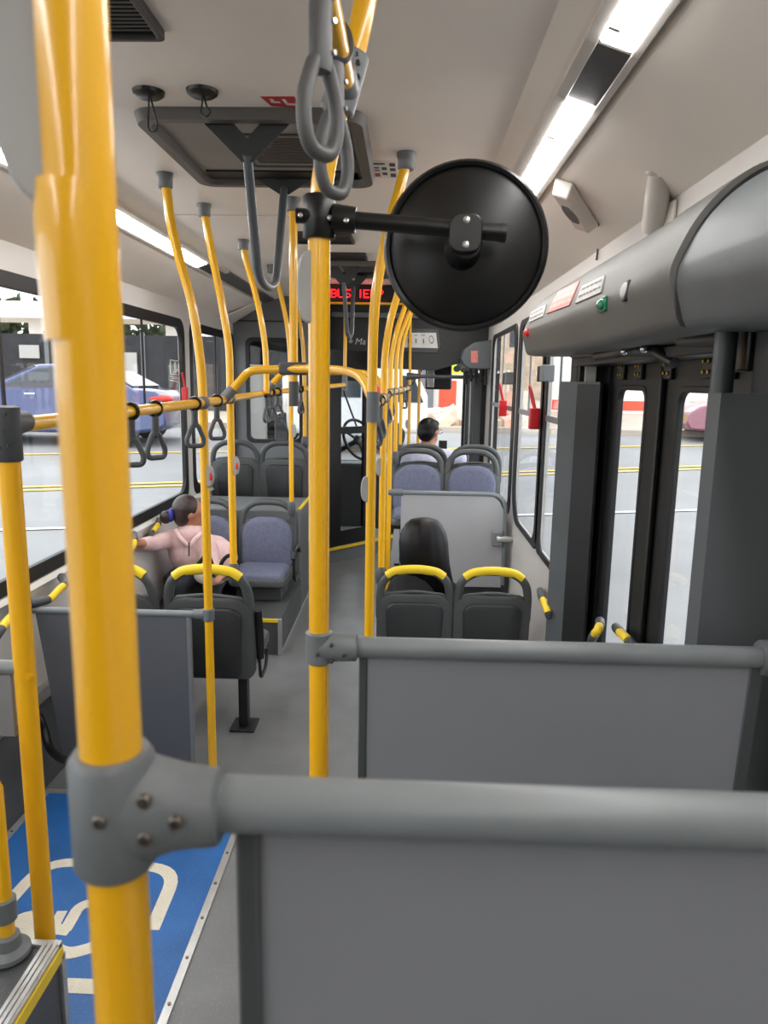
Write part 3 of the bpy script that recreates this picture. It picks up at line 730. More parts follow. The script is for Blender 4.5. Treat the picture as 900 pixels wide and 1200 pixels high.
# dish: axis slightly turned
dn = Vector((-.10, -1, -.04)).normalized(); R = .146
prof_d = [(.0, -.030), (.045, -.029), (.075, -.024), (.11, -.014), (.128, -.006), (.134, -.002), (.1355, -.006), (.141, -.009), (.146, -.003), (.146, .004), (.140, .010), (.0, .016)]
part('dish', MB().lathe([(r, h) for r, h in prof_d], mc, -dn, 64), M['blackp'], tm)
part('mirror_face', MB().lathe([(.0, .0165), (.136, .0115), (.136, .011)], mc, -dn, 48), M['chrome'], tm)
hub = AY(545, 275, YM)
mb = MB(); mb.lathe([(.026, 0), (.026, .07), (.034, .085)], hub+Vector((.003, 0, -.012)), (0, 1, 0), 24)
mb.prism([hub+Vector((p, -.019, q)) for p, q in rrect(.052, .060, .018)], (0, .03, 0))
th_ = part('hub', mb, M['blackp'], tm, bevel=.002)
for dz in (.019, -.019):
    part('screw', MB().lathe([(.0055, .006), (.0055, 0), (.002, -.0004), (.001, .001)], hub+Vector((.0, -.0205, dz)), (0, 1, 0), 16), M['chrome'], th_)
part('arm_tip', MB().tube([ae-ad*.006, ae+ad*.004], .0150, 18), M['blackp'], tm)

# overhead near rail with two big hand straps
rz_ = AY(404, 97, YC2)
tr = thing('overhead_rail', 'short yellow overhead rail meeting the central pole at the top', 'grab rail', (rz_.x, .3, rz_.z))
part('tube', MB().tube([(rz_.x+.002, YC2-.02, rz_.z-.012), (rz_.x-.004, .9, rz_.z+.012), (rz_.x-.01, -1.2, rz_.z+.02)], .0175, 20), M['yellow'], tr)
cdn = (path[3]-path[1]).normalized()
mb = MB(); c0 = rz_
mb.tube([c0+cdn*v for v in (-.046, -.042, .042, .046)], [.024, .0275, .0275, .024], 22)
mb.tube([c0+Vector((-.004, -.06, -.002)), c0+Vector((-.002, -.01, -.010))], [.0235, .027], 20)
tk = part('clamp', mb, M['clamp'], tr)
for a, b in ((.016, .012), (.016, -.014), (.022, .0), (.010, -.022)):
    p = c0+cdn*b*1.5+Vector((a, -.0245, 0))
    part('screw', MB().lathe([(.004, .004), (.004, -.001), (.0015, -.0012), (.001, 0)], p, (.35, 1, 0), 12), M['blackm'], tk)

# hand straps ------------------------------------------------------
def make_strap(label, s=1.0):
    t = thing('hand_strap', label, 'hand strap', (0, 0, 0), 'hand straps on rails')
    loop = [Vector((.0225*math.cos(a), 0, .0225*math.sin(a))) for a in [2*PI*k/20 for k in range(20)]]
    part('hanger_loop', MB().tube(loop, .0062, 8, closed=True, flat=1.8, ref=(0, 1, 0)), M['blackp'], t)
    rg = []
    for z, w, d in ((-.020, .011, .010), (-.03, .013, .011), (-.055, .012, .010), (-.075, .014, .009), (-.088, .018, .008)):
        rg.append([(w*math.cos(2*PI*k/14), d*math.sin(2*PI*k/14), z) for k in range(14)])
    part('stem', MB().loft(rg), M['clampd'], t)
    tri = fillet([(0, 0, -.078), (.012, 0, -.082), (.034, 0, -.135), (.028, 0, -.158), (-.028, 0, -.158), (-.034, 0, -.135), (-.012, 0, -.082), (0, 0, -.078)], .018)
    part('handle', MB().tube(tri[:-1], .0090, 10, closed=True, ref=(0, 1, 0)), M['clampd'], t)
    return t
strap0 = make_strap('x')
used0 = [False]
def place_strap(p, rz, label, sc=1.0, tilt=0.0):
    o = strap0 if not used0[0] else copy_tree(strap0)
    used0[0] = True
    o.location = p; o.rotation_euler = (0, tilt, rz); o.scale = (sc, sc, sc); o['label'] = label
    return o
ov = lambda y: Vector((rz_.x-.004-.004*(.9-y), y, rz_.z+.012 if y < 1 else rz_.z+.004))
# big ones hang beside the camera, heavier handle of their own
def big_strap(y, rot, label, dx=0, dzl=0.0):
    c = ov(y)
    t = thing('hand_strap', label, 'hand strap', c, 'hand straps on rails')
    Rm = Matrix.Translation(c) @ Matrix.Rotation(rot, 4, 'Z')
    loop = [(.024*math.cos(a), 0, .024*math.sin(a)) for a in [2*PI*k/24 for k in range(24)]]
    part('hanger_loop', MB().tube(loop, .007, 10, closed=True, flat=2.2, ref=(0, 1, 0)).xf(Rm), M['clampd'], t)
    rg = []
    for z, w, d in ((-.020, .012, .012), (-.035, .016, .013), (-.075, .0165, .012), (-.10, .018, .012), (-.108, .014, .011)):
        rg.append([(w*math.cos(2*PI*k/18), d*math.sin(2*PI*k/18), z-dzl) for k in range(18)])
    part('stem', MB().loft(rg).xf(Rm), M['strap'], t)
    tri = fillet([(0, 0, -.092), (.012, 0, -.098), (.030, 0, -.14), (.030, 0, -.175), (.018, 0, -.20), (-.018, 0, -.20), (-.030, 0, -.175), (-.030, 0, -.14), (-.012, 0, -.098), (0, 0, -.092)], .02)
    part('handle', MB().tube([Vector(p)-Vector((0, 0, dzl)) for p in tri[:-1]], .0095, 14, closed=True, ref=(0, 1, 0)).xf(Rm), M['strap'], t)
    for z in (-.05, -.085):
        part('screw', MB().lathe([(.003, .003), (.003, -.001), (.001, -.001)], (0.012, -.012, z-dzl), (0, 1, 0), 10).xf(Rm), M['chrome'], t)
big_strap(.96, .95, 'large grey hand strap at the top, front one of two on the overhead rail')
big_strap(1.12, .95, 'grey hand strap at the top, partly behind the front one on the overhead rail')

# left longitudinal rail
XRL = PL1[-1].x
zl1 = AY(237, 472, yL1).z
tr = thing('grab_rail', 'long yellow rail with hand straps along the left seats', 'grab rail', (XRL, 3.5, zl1))
xn = -.84
nP = AX(8, 505, xn)
rl = [Vector((xn, nP.y, zl1-.012)), Vector((XRL, yL1, zl1)), Vector((PL2[-1].x, yL2, zl1+.005)), AY(404, 457, 5.9)]
rl[3] = Vector((-.60, 6.05, zl1+.03))
rl = [rl[0], rl[1], rl[2], Vector((-.80, 4.6, zl1+.02)), Vector((PF[-1].x, 5.9, zl1+.06))]
part('tube', MB().tube(spline(rl, 6), .0172, 16), M['yellow'], tr)
mb = MB().ell((rl[1].x, yL1-.002, zl1), (.028, .030, .030)); part('joint', mb, M['clamp'], tr)
mb = MB().ell((rl[2].x, yL2-.002, zl1+.005), (.026, .028, .028)); part('joint', mb, M['clamp'], tr)
part('end_socket', MB().tube([Vector((PF[-1].x, 5.9, 1.60)), Vector((PF[-1].x, 5.9, 1.72))], .022, 14), M['clamp'], tr)
def on_left(y):
    for a, b in zip(rl[:-1], rl[1:]):
        if a.y <= y <= b.y: return a.lerp(b, (y-a.y)/(b.y-a.y))
    return rl[-1]
Lst = [(162, 'grey hand strap on the left rail, nearest of the row', .35), (188, 'grey hand strap on the left rail, second from the near end', .9), (230, 'grey hand strap on the left rail just before the first bent pole', .6), (256, 'grey hand strap on the left rail under the first fork', .7)]
for px, lab, rt in Lst:
    y = -XRL*F/(478-px)*1.0
    place_strap(on_left(min(y, 5.5)), rt, lab)
for i, (y, lab) in enumerate(((4.15, 'grey hand strap on the left rail in front of the bulkhead window, nearest of five'), (4.3, 'grey hand strap on the left rail before the bulkhead window, second of five'), (4.5, 'grey hand strap on the left rail before the bulkhead window, middle of five'), (4.95, 'grey hand strap on the left rail before the bulkhead window, fourth of five'), (5.15, 'grey hand strap on the left rail before the bulkhead window, farthest of five'))):
    place_strap(on_left(y), (1.25, .9, .5, 1.2, .9)[i], lab)
# left near ribbed pole N
tn = thing('grab_pole', 'ribbed yellow pole at the far left behind the raised box', 'pole', (xn, nP.y, 0), 'yellow grab poles')
part('tube', MB().tube([(xn, nP.y, 0), (xn, nP.y, zl1+.01)], .0225, 24), M['ribbed'], tn)
mb = MB(); mb.tube([(xn, nP.y, zl1-.085), (xn, nP.y, zl1-.082), (xn, nP.y, zl1+.028), (xn, nP.y, zl1+.031)], [.026, .0285, .0285, .02], 22)
mb.tube([(xn, nP.y, zl1-.008), (xn, nP.y+.075, zl1-.006)], [.028, .023], 20)
tk = part('elbow_clamp', mb, M['clampd'], tn)
for dx, dz in ((-.012, .012), (.012, .014), (.006, -.02), (-.002, -.055), (.014, -.05)):
    part('screw', MB().lathe([(.004, .004), (.004, -.001), (.001, -.001)], (xn+dx, nP.y-.0275, zl1+dz), (0, 1, 0), 10), M['blackm'], tk)
part('cap', MB().lathe([(.009, 0), (.009, -.003), (.004, -.004)], (xn+.018, nP.y-.016, AY(30, 790, nP.y).z), (-.6, .8, 0), 14), M['yellow'], tn)
# pole M standing on the raised box
mB = AZ(10, 1116, .40)
tmn = thing('grab_pole', 'yellow pole with grey foot flange standing on the raised box, lower left', 'pole', (mB.x, mB.y, .40), 'yellow grab poles')
part('tube', MB().tube([(mB.x, mB.y, .40), (mB.x, mB.y, .80), (mB.x-.10, mB.y, 1.0), (mB.x-.2, mB.y, 1.05)], .0175, 18), M['yellow'], tmn)
part('floor_flange', MB().lathe([(.048, .000), (.047, .010), (.030, .020), (.026, .045), (.018, .050)], (mB.x, mB.y, .40), (0, 0, 1), 28), M['clamp'], tmn)
zc = AY(10, 1065, mB.y).z
part('collar', MB().tube([(mB.x, mB.y, zc-.028), (mB.x, mB.y, zc-.025), (mB.x, mB.y, zc+.025), (mB.x, mB.y, zc+.028)], [.021, .0245, .0245, .021], 22), M['clamp'], tmn)

# loop crossbars between left and right rails
def on_pt(px, py, y): return AY(px, py, y)
tb = thing('overhead_crossbar', 'yellow arched crossbar over the aisle with dark centre clamp', 'grab rail', (-.45, 3.3, 1.7))
yb = yL2-.12
pts = [AY(264, 466, yb), AY(280, 448, yb), AY(292, 434, yb), AY(345, 432, yb), AY(400, 433, yb-.15), AY(424, 440, yb-.35), AY(437, 470, yR1+.08)]
part('tube', MB().tube(fillet(pts, .12), .0178, 16), M['yellow'], tb)
d_ = (pts[1]-pts[0]).normalized()
part('socket', MB().tube([pts[0]-d_*.03, pts[0]+d_*.055], .0235, 18), M['clamp'], tb)
mm = AY(344, 432, yb)
part('centre_clamp', MB().box(mm.x-.062, mm.x+.062, yb-.026, yb+.026, mm.z-.027, mm.z+.027), M['clampd'], tb, bevel=.01)
# hanging vertical with lower cylinder
vt = AZ(347, 230, ZC); vt = AY(347, 230, yb); 
tv = thing('grab_pole', 'straight yellow pole from ceiling down to the centre clamp of the arched crossbar', 'pole', (mm.x, yb, mm.z-.16), 'yellow grab poles')
part('tube', MB().tube([(mm.x+.002, yb, ZC), (mm.x+.001, yb, mm.z-.06)], .0178, 16), M['yellow'], tv)
part('ceiling_socket', socket(Vector((mm.x+.002, yb, ZC))), M['clamp'], tv)
part('lower_sleeve', MB().tube([(mm.x+.001, yb, mm.z-.055), (mm.x+.001, yb, mm.z-.16)], .022, 18), M['clampd'], tv)
tb2 = thing('overhead_crossbar', 'second yellow arched crossbar behind the first, over the aisle', 'grab rail', (-.45, 4.3, 1.7))
y2 = 4.25
pts = [AY(312, 458, y2), AY(322, 446, y2), AY(332, 436, y2), AY(380, 436, y2), AY(430, 436, y2), AY(447, 448, y2-.3), AY(452, 472, 3.7)]
part('tube', MB().tube(fillet(pts, .12), .0172, 14), M['yellow'], tb2)
d_ = (pts[1]-pts[0]).normalized()
part('socket', MB().tube([pts[0]-d_*.03, pts[0]+d_*.06], .023, 16), M['clamp'], tb2)

# right longitudinal rail
r0 = AY(437, 476, yR1); XR1 = r0.x
tr = thing('grab_rail', 'long yellow rail with hand straps right of the aisle', 'grab rail', (XR1, 4.5, r0.z))
rr_ = [Vector((XR1, yR1, r0.z)), Vector((PR2[-1].x, 3.6, r0.z+.005)), Vector((PR3[-1].x, 4.9, r0.z+.015)), Vector((PR4[-1].x, 5.4, r0.z+.015)), Vector((PR5[-1].x, 5.68, r0.z+.02)), Vector((PR6[-1].x-.01, 6.9, r0.z+.03))]
part('tube', MB().tube(spline(rr_, 5), .0172, 16), M['yellow'], tr)
part('joint', MB().tube([(XR1, yR1, r0.z-.055), (XR1, yR1, r0.z+.050)], .0225, 20), M['clamp'], tr)
for q in rr_[1:5]: part('joint', MB().ell(q, (.026, .028, .032)), M['clamp'], tr)
part('joint', MB().box(rr_[5].x-.03, rr_[5].x+.03, 6.87, 6.93, rr_[5].z-.03, rr_[5].z+.03), M['clamp'], tr, bevel=.006)
def on_right(y):
    for a, b in zip(rr_[:-1], rr_[1:]):
        if a.y <= y <= b.y: return a.lerp(b, (y-a.y)/(b.y-a.y))
    return rr_[-1]
nm = ['nearest', 'second', 'third', 'fourth', 'fifth', 'sixth', 'seventh']
for i, y in enumerate((2.80, 2.98, 3.18, 3.95, 4.25, 5.05, 6.2)):
    place_strap(on_right(y), 1.25 if i % 2 else .95, 'grey hand strap on the rail right of the aisle, %s from the near end' % nm[i], 1.0)
# front crossbar
a = AY(480, 441, 6.9)
t = thing('front_crossbar', 'dark grey horizontal bar across the front below the header', 'grab rail', (.2, 6.9, a.z))
part('tube', MB().tube([(a.x-.02, 6.9, a.z), (XR-.03, 6.9, a.z+.0)], .016, 14), M['clampd'], t)
part('clamp', MB().tube([(a.x-.03, 6.9, a.z), (a.x+.03, 6.9, a.z), (a.x+.10, 6.9, a.z)], [.035, .033, .02], 14), M['clampd'], t)

# stop buttons on poles
def stop(px, py, y, x, lab, xs, lens, h=.085):
    p = AY(px, py, y); paddle('stop_button', lab, (x, y, p.z), h, .026, .028, xs, 'button', lens)
stop(243, 558, yL1, PL1[-1].x, 'grey stop button with red face on the left bent pole by the pink jacket', 1, True)
stop(276, 546, yL2, PL2[-1].x, 'grey stop button with red face on the pole above the aisle seat', 1, True)
stop(343, 505, 4.95, PL4[-1].x, 'grey stop button on the pole above the empty blue rear-facing seat', 1, False, .09)
stop(362, 337, YC2, CX, 'grey stop paddle on the central pole below the mirror clamp', -1, False, .118)
stop(431, 573, yR1, PR1[-1].x, 'grey stop button on the pole right of the aisle behind second partition', -1, False, .092)
stop(445, 547, 3.6, PR2[-1].x, 'grey stop button on the pole of the black-haired person\'s seat', -1, False, .09)
stop(478, 497, 6.9, PR6[-1].x, 'tiny grey stop button on the front thin pole left of the man', -1, False, .085)

# left partition + wall handles
Zp_ = .728; yP = yL1
t3 = thing('partition', 'dark grey partition on the left between wall and bent pole', 'partition', (-1.2, yP, 0), 'grey partitions')
xl = AY(36, 712, yP).x
part('top_rail', MB().tube([(xl, yP, Zp_), (PL1[-1].x-.03, yP, Zp_)], .0145, 18), M['rail'], t3)
b1 = AY(62, 870, yP); a1 = AY(40, 725, yP)
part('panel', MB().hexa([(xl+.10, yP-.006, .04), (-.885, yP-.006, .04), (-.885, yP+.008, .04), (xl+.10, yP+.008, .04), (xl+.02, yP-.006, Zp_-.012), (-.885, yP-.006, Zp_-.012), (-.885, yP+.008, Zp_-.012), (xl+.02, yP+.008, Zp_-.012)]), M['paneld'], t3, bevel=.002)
part('panel_edge', MB().box(-.885, -.868, yP-.010, yP+.012, .03, Zp_-.012), M['rail'], t3, bevel=.002)
t_clamp(t3, (PL1[-1].x, yP, Zp_), .0175, .0145, .065, .052, xdir=-1, screws=False, matr='clamp')
# small partition at the ribbed pole
t4 = thing('partition', 'small grey partition cut by the left edge beside the ribbed pole', 'partition', (-1.2, nP.y, 0), 'grey partitions')
zz = AY(8, 782, nP.y).z
part('top_rail', MB().tube([(-1.56, nP.y, zz), (xn, nP.y, zz)], .0165, 18), M['rail'], t4)
zz2 = AY(12, 862, nP.y).z
part('panel', MB().box(-1.5, xn-.03, nP.y-.006, nP.y+.006, zz2, zz-.015), M['panel'], t4, bevel=.002)
def wall_handle(pts, label, ycut=.55, x=None):
    t = thing('wall_handle', label, 'handle', pts[0], 'handles on the side walls')
    pp = spline(pts, 6); n = len(pp); k0, k1 = int(n*.36), int(n*.72)
    part('grip_end', MB().tube(pp[:k0+1], .018, 12), M['clampd'], t)
    part('yellow_grip', MB().tube(pp[k0:k1+1], .0165, 12), M['grip'], t)
    part('grip_end', MB().tube(pp[k1:], .0185, 12), M['clampd'], t)
wx = XL+.09
wall_handle([AX(30, 708, XL+.035), AX(42, 706, wx), AX(58, 702, wx), AX(68, 692, wx), AX(76, 684, wx), AX(72, 676, XL+.035)], 'grey and yellow handle on left wall above the near partition')
wall_handle([AX(-12, 760, XL+.03), AX(-4, 745, wx), AX(8, 728, wx), AX(20, 716, wx), AX(24, 706, XL+.035)], 'yellow wall handle cut by the left edge')
wall_handle([AX(143, 652, XL+.03), AX(146, 650, XL+.10), AX(151, 646, XL+.11), AX(156, 640, XL+.11), AX(158, 632, XL+.09), AX(157, 626, XL+.03)], 'yellow wall handle gripped by the person in pink')
wx2 = XL+.045
wall_handle([AX(174, 629, XL+.01), AX(176, 627, wx2), AX(179, 623, wx2), AX(183, 618, wx2), AX(186, 613, wx2), AX(184, 609, XL+.01)], 'small wall handle behind the pink sleeve')
# black hose belt at the left wall
hz = [AX(36, 832, XL+.02), AX(46, 840, XL+.10), AX(52, 856, XL+.12), AX(58, 876, XL+.16), AX(70, 888, XL+.26), AX(84, 892, XL+.36)]
mb = MB().tube(spline(hz), .016, 12)
solo('black_hose', mb, M['blackp'], 'black curved hose beside the left grey partition near the floor', 'hose')
# red emergency hammers
def hammer(p, side, label, s=1.0):
    p = Vector(p)
    t = thing('emergency_hammer', label, 'emergency hammer', p, 'red emergency hammers')
    part('holder', MB().box(p.x-.022*s-(.01 if side > 0 else 0), p.x+.022*s, p.y-.028*s, p.y+.028*s, p.z-.06*s, p.z+.055*s), M['red'], t, bevel=.006)
    lp = spline([p+Vector(v)*s for v in ((-.0, -.01, .04), (-.012, .01, .10), (-.028, .03, .165), (-.03, .05, .165), (-.016, .04, .10), (0, .02, .04))])
    part('strap_loop', MB().tube(lp, .007*s, 10), M['red'], t)
hammer(AX(217, 462, XL+.035), -1, 'red emergency hammer on the left window post', .85)
hammer(AX(590, 478, XR-.036), 1, 'red emergency hammer between the two far right windows')
hammer(AX(627, 490, XR-.036), 1, 'red emergency hammer on the window post nearest the right door')
for px, py, lab in ((597, 443, 'grey post clip above the far red hammer'), (641, 437, 'grey post clip above the near red hammer')):
    p = AX(px, py, XR-.03)
    t = thing('post_clip', lab, 'clip', p)
    part('clip', MB().box(p.x-.03, p.x+.03, p.y-.05, p.y+.05, p.z-.045, p.z+.04), M['bulk'], t, bevel=.006)
    part('black_pad', MB().box(p.x-.034, p.x-.006, p.y+.05, p.y+.10, p.z-.045, p.z+.035), M['blackp'], t, bevel=.004)
# window sticker left
c = [AX(x, y, XL-.025) for x, y in ((199, 421), (211, 423), (211, 449), (199, 447))]
t = thing('window_sticker', 'white outlined exit sticker on the left window', 'sticker', c[0])
P = lambda u, v: c[0]*(1-u)*(1-v)+c[1]*u*(1-v)+c[2]*u*v+c[3]*(1-u)*v
mb = MB()
for (u0, v0_, u1, v1_) in ((0, 0, 1, .06), (0, .62, 1, .68), (0, 0, .1, .68), (.9, 0, 1, .68), (.42, .1, .58, .5), (.5, .38, .75, .5), (.3, .5, .6, .58), (0, .74, 1, .78), (.1, .82, .9, .86), (.0, .92, 1, .97)):
    mb.prism([P(u0, v0_), P(u1, v0_), P(u1, v1_), P(u0, v1_)], (.002, 0, 0))
part('print', mb, M['label'], t, smooth=False)

# ------------------------------------------------------------------ right door bay
XC = XR-.004
cov = [(XC, 1.79), (.575, 1.79), (.542, 1.796), (.533, 1.812), (.515, 1.888), (.529, 1.940), (.560, 2.000), (.605, 2.052), (.66, 2.090), (XC, 2.112)]
cov = cov[:3]+[(p.x, p.z) for p in spline([(x, 0, z) for x, z in cov[3:]], 5)]
def cov_at(y, dz=0.0, k=1.0, kz=1.0): return [(XC-(XC-x)*k, y, 1.79+(z-1.79)*(1+(k-1)*.5)*kz+dz*(1 if z < 1.9 else 0)) for x, z in cov]
tdc = thing('door_cover', 'large rounded grey cover housing above the right rear door', 'door cover', (.65, 2.3, 1.79))
part('cover_shell', MB().loft([cov_at(3.42, 0.02, .97), cov_at(3.40, 0.012), cov_at(2.4, .0), cov_at(1.80), cov_at(1.775, 0, 1.03), cov_at(1.56, 0, 1.045), cov_at(1.49, 0, 1.045)]), M['cover'], tdc, ang=.9)
part('end_shell', MB().loft([cov_at(1.478, -.004, 1.0, .96), cov_at(1.45, -.004, 1.015, .95), cov_at(1.30, -.010, 1.02, .90), cov_at(1.1, -.018, 1.03, .84), cov_at(.7, -.022, 1.03, .76), cov_at(-.4, -.022, 1.03, .70)]), M['coverd'], tdc, ang=.9)
part('seam', MB().loft([cov_at(1.491, 0, .985), cov_at(1.476, 0, .985)]), M['black'], tdc)
def on_cov(px, py):
    d = ray(px, py); o = Vector((0, 0, H)); best = None
    for i in range(1, len(cov)-1):
        (xa, za), (xb, zb) = cov[i], cov[i+1]
        nrm = Vector((-(zb-za), 0, (xb-xa)))
        den = d.dot(nrm)
        if abs(den) < 1e-6: continue
        tt = (Vector((xa, 0, za))-o).dot(nrm)/den; p = o+d*tt
        if min(za, zb)-1e-4 <= p.z <= max(za, zb)+1e-4 and tt > 0:
            if best is None or tt < best[1]: best = (p, tt, nrm.normalized() if nrm.x < 0 else -nrm.normalized())
    return best[0], best[2]
def cov_sticker(q, m, label, lines=0, name='cover_sticker', inkm='ink'):
    def at(u, v, h):
        x = (q[0][0]*(1-u)+q[1][0]*u)*(1-v)+(q[3][0]*(1-u)+q[2][0]*u)*v; y = (q[0][1]*(1-u)+q[1][1]*u)*(1-v)+(q[3][1]*(1-u)+q[2][1]*u)*v
        p, n = on_cov(x, y); return p+n*h
    t = thing(name, label, 'sticker', at(.5, .5, 0))
    N = 8; rings = [[at(0, k/N, .004), at(1, k/N, .004), at(1, k/N, .0005), at(0, k/N, .0005)] for k in range(N+1)]
    part('plate', MB().loft(rings), m, t, ang=.9)
    if lines:
        mb = MB()
        for k in range(lines):
            v = (k+.6)/(lines+.4); w = 0
            while w < .8:
                e = w+random.uniform(.08, .2); ue = min(.95, .06+e)
                c4 = [at(.06+w, v-.07, .0046), at(ue, v-.07, .0046), at(ue, v+.07, .0046), at(.06+w, v+.07, .0046)]
                mb.prism(c4, (.0004, 0, -.0002)); w = e+.04
        part('print', mb, M[inkm], t, smooth=False)
cov_sticker([(622, 367), (641, 357), (637, 371), (621, 378)], M['labelgrey'], 'small grey notice plate at the far end of the door cover', 2)
cov_sticker([(655, 342), (680, 330), (668, 358), (641, 368)], M['labelpink'], 'faded red notice sticker in the middle of the door cover', 3, inkm='labelred2')
cov_sticker([(683, 336), (710, 323), (705, 343), (675, 356)], M['labelgrey'], 'grey notice plate right of the faded red sticker on the door cover', 2)
def lens(px, py, rx, ry, m, label, name, bez):
    p, n = on_cov(px, py)
    u = Vector((0, 1, 0)); v = n.cross(u)
    t = thing(name, label, 'indicator', p)
    part('bezel', MB().prism([p+u*a+v*b-n*.004 for a, b in rrect(rx*2.5, ry*2.5, min(rx, ry)*.6)], n*.010), bez, t, bevel=.002)
    part('lens', MB().ell(p+n*.006, (rx, ry, .010), ax=(u, v, n)), m, t)
lens(707, 357, .030, .016, M['green'], 'green indicator lens on the door cover', 'green_indicator', M['green'])
lens(618, 390, .026, .014, M['redl'], 'small red indicator lens at the far end of the door cover', 'red_indicator', M['red'])
lens(735, 341, .012, .020, M['label'], 'small oval white lamp on the door cover', 'oval_lamp', M['ink'])

# door frame, leaves
struct('trim_21', MB().box(XR-.004, XR+.15, 3.19, 3.24, -.05, 1.84).box(XR-.004, XR+.15, 1.30, 1.34, -.05, 1.84).box(XR+.10, XR+.15, 3.10, 3.19, -.05, 1.84).box(XR+.02, XR+.15, 1.34, 3.19, 1.80, 1.84).box(XR+.10, XR+.15, 1.34, 1.86, -.05, 1.8), M['black'], smooth=False)
XD = .86
def leaf(n, y0, y1, g0, g1):
    t = thing('door_%d' % n, '', '', (XD, (y0+y1)/2, -.1)); del t['label']; del t['category']; t['kind'] = 'structure'
    cz, hz_ = .86, 1.92
    cy = (g0+g1)/2
    inn = [(XD-.008, cy+p, q+.922) for p, q in rrect(g1-g0, 1.476, .045)]
    # outer outline with same count of points
    k = len(inn); outl = [(XD-.008, (y0+y1)/2+p, q+.84) for p, q in rrect(y1-y0, 1.86, .012)]
    part('door_frame', MB().ringprism(outl, inn, (.018, 0, 0)), M['black'], t, bevel=.003)
    gas = [(XD-.012, cy+p, q+.922) for p, q in rrect(g1-g0+.04, 1.516, .055)]
    part('gasket', MB().ringprism(gas, [(XD-.012, p.y if hasattr(p, 'y') else p[1], p[2]) for p in inn], (.006, 0, 0)), M['black'], t, bevel=.004)
    part('door_pane', MB().box(XD, XD+.003, g0-.01, g1+.01, .17, 1.70), M['glass'], t, smooth=False)
    return t
d1 = leaf(1, 2.47, 3.15, 2.66, 2.985)
d2 = leaf(2, 1.84, 2.465, 1.98, 2.33)
struct('trim_11', MB().box(XD-.03, XD-.01, 2.452, 2.483, -.1, 1.74), M['black'], bevel=.006)
for dd, ys in ((d1, (2.94, 2.72)), (d2, (2.42, 2.10, 1.97))):
    for y in ys:
        pp = AX(0, 0, -1)
        hp = part('hinge_plate', MB().box(XD-.024, XD-.008, y-.035, y+.035, 1.70, 1.79), M['blackm'], dd, bevel=.004)
        for a in (-.018, .018):
            for b in (1.72, 1.75, 1.775): part('bolt', MB().lathe([(.006, 0), (.006, -.006), (.002, -.007)], (XD-.024, y+a, b), (1, 0, 0), 8), M['brass'], hp)
# door drive under the cover
t = thing('door_mechanism', 'black door drive with rods and cylinder under the rounded cover', 'mechanism', (.7, 2.3, 1.7))
part('beam', MB().box(.70, .83, 1.36, 3.17, 1.755, 1.787), M['blackm'], t, bevel=.004)
part('beam', MB().box(XD-.04, XD-.015, 1.36, 3.17, 1.80, 1.835), M['blackm'], t, bevel=.004)
part('cylinder', MB().tube([AX(802, 398, .66), AX(850, 396, .66)], .022, 16), M['blackm'], t)
a = AX(868, 395, .68); part('plate', MB().box(a.x-.01, a.x+.01, a.y-.06, a.y+.06, a.z-.07, a.z+.07), M['blackm'], t, bevel=.005)
part('rod', MB().tube([AX(700, 417, .70), AX(735, 410, .69), AX(770, 412, .69), AX(790, 425, .72)], .018, 12), M['blackm'], t)
part('rod', MB().tube([AX(672, 415, .70), AX(720, 414, .72)], .018, 12), M['blackm'], t)
for px in ((732, 412), (755, 409)): part('ball_joint', MB().ell(AX(*px, .66), (.012, .012, .012)), M['chrome'], t)
a = AY(853, 440, 1.50)
mb = MB().tube([(a.x-.002, 1.52, .0), (a.x-.002, 1.52, 1.80)], .022, 16)
solo('door_shaft', mb, M['edge'], 'vertical grey door shaft above the near right door guard', 'shaft')
mb = MB().box(a.x+.03, XR+.09, 1.38, 1.46, 0, 1.80)
struct('trim_12', mb, M['black'], smooth=False)
a = AX(692, 432, .80)
mb = MB().box(.755, .80, 3.172, 3.186, 0, 1.79); struct('trim_13', mb, M['wallp'], smooth=False)
# guards
def guard(poly, z0, z1, label):
    t = thing('door_guard', label, 'guard panel', (sum(p[0] for p in poly)/len(poly), sum(p[1] for p in poly)/len(poly), z0), 'grey door guards')
    part('panel', MB().prism([(x, y, z0) for x, y in poly], (0, 0, z1-z0)), M['guard'], t, smooth=False)
    return t
ga = AY(835, 460, 1.38); gb = AY(848, 461, 1.33)
tg = guard([(ga.x, 1.40), (gb.x-.002, 1.335), (.735, 1.335), (.735, 1.36), (gb.x+.012, 1.36), (ga.x+.02, 1.41)], .42, ga.z, 'tall grey door guard panel at the right edge')
gl = [AY(657, 447, 3.28), AY(676, 447, 3.20), AY(698, 447, 3.10)]
tg2 = guard([(gl[0].x, 3.29), (gl[1].x, 3.19), (.80, 3.095), (.82, 3.12), (gl[1].x+.02, 3.22), (gl[0].x+.02, 3.30)], 0, gl[0].z, 'tall grey door guard panel on the far side of the right door')
part('dark_face', MB().prism([(gl[1].x+.001, 3.187, .02), (.80, 3.091, .02), (.80, 3.094, .02), (gl[1].x+.001, 3.190, .02)], (0, 0, gl[0].z-.03)), M['black'], tg2, label='dark inner face', smooth=False)
# door grab handles (yellow)
wall_handle([AX(693, 752, .78), AX(694, 748, .74), AX(698, 742, .72), AX(701, 738, .72), AX(703, 732, .74), AX(703, 728, .78)], 'small yellow handle low beside the far door leaf')
wall_handle([AX(722, 735, .84), AX(724, 738, .80), AX(730, 744, .78), AX(736, 750, .78), AX(742, 757, .80)], 'pale yellow handle across the far door pane')
wall_handle([AX(633, 692, XR-.02), AX(634, 698, XR-.06), AX(637, 704, XR-.07), AX(640, 712, XR-.07), AX(643, 720, XR-.06), AX(645, 726, XR-.02)], 'yellow tipped wall handle right of the empty dark backrest at the right wall')

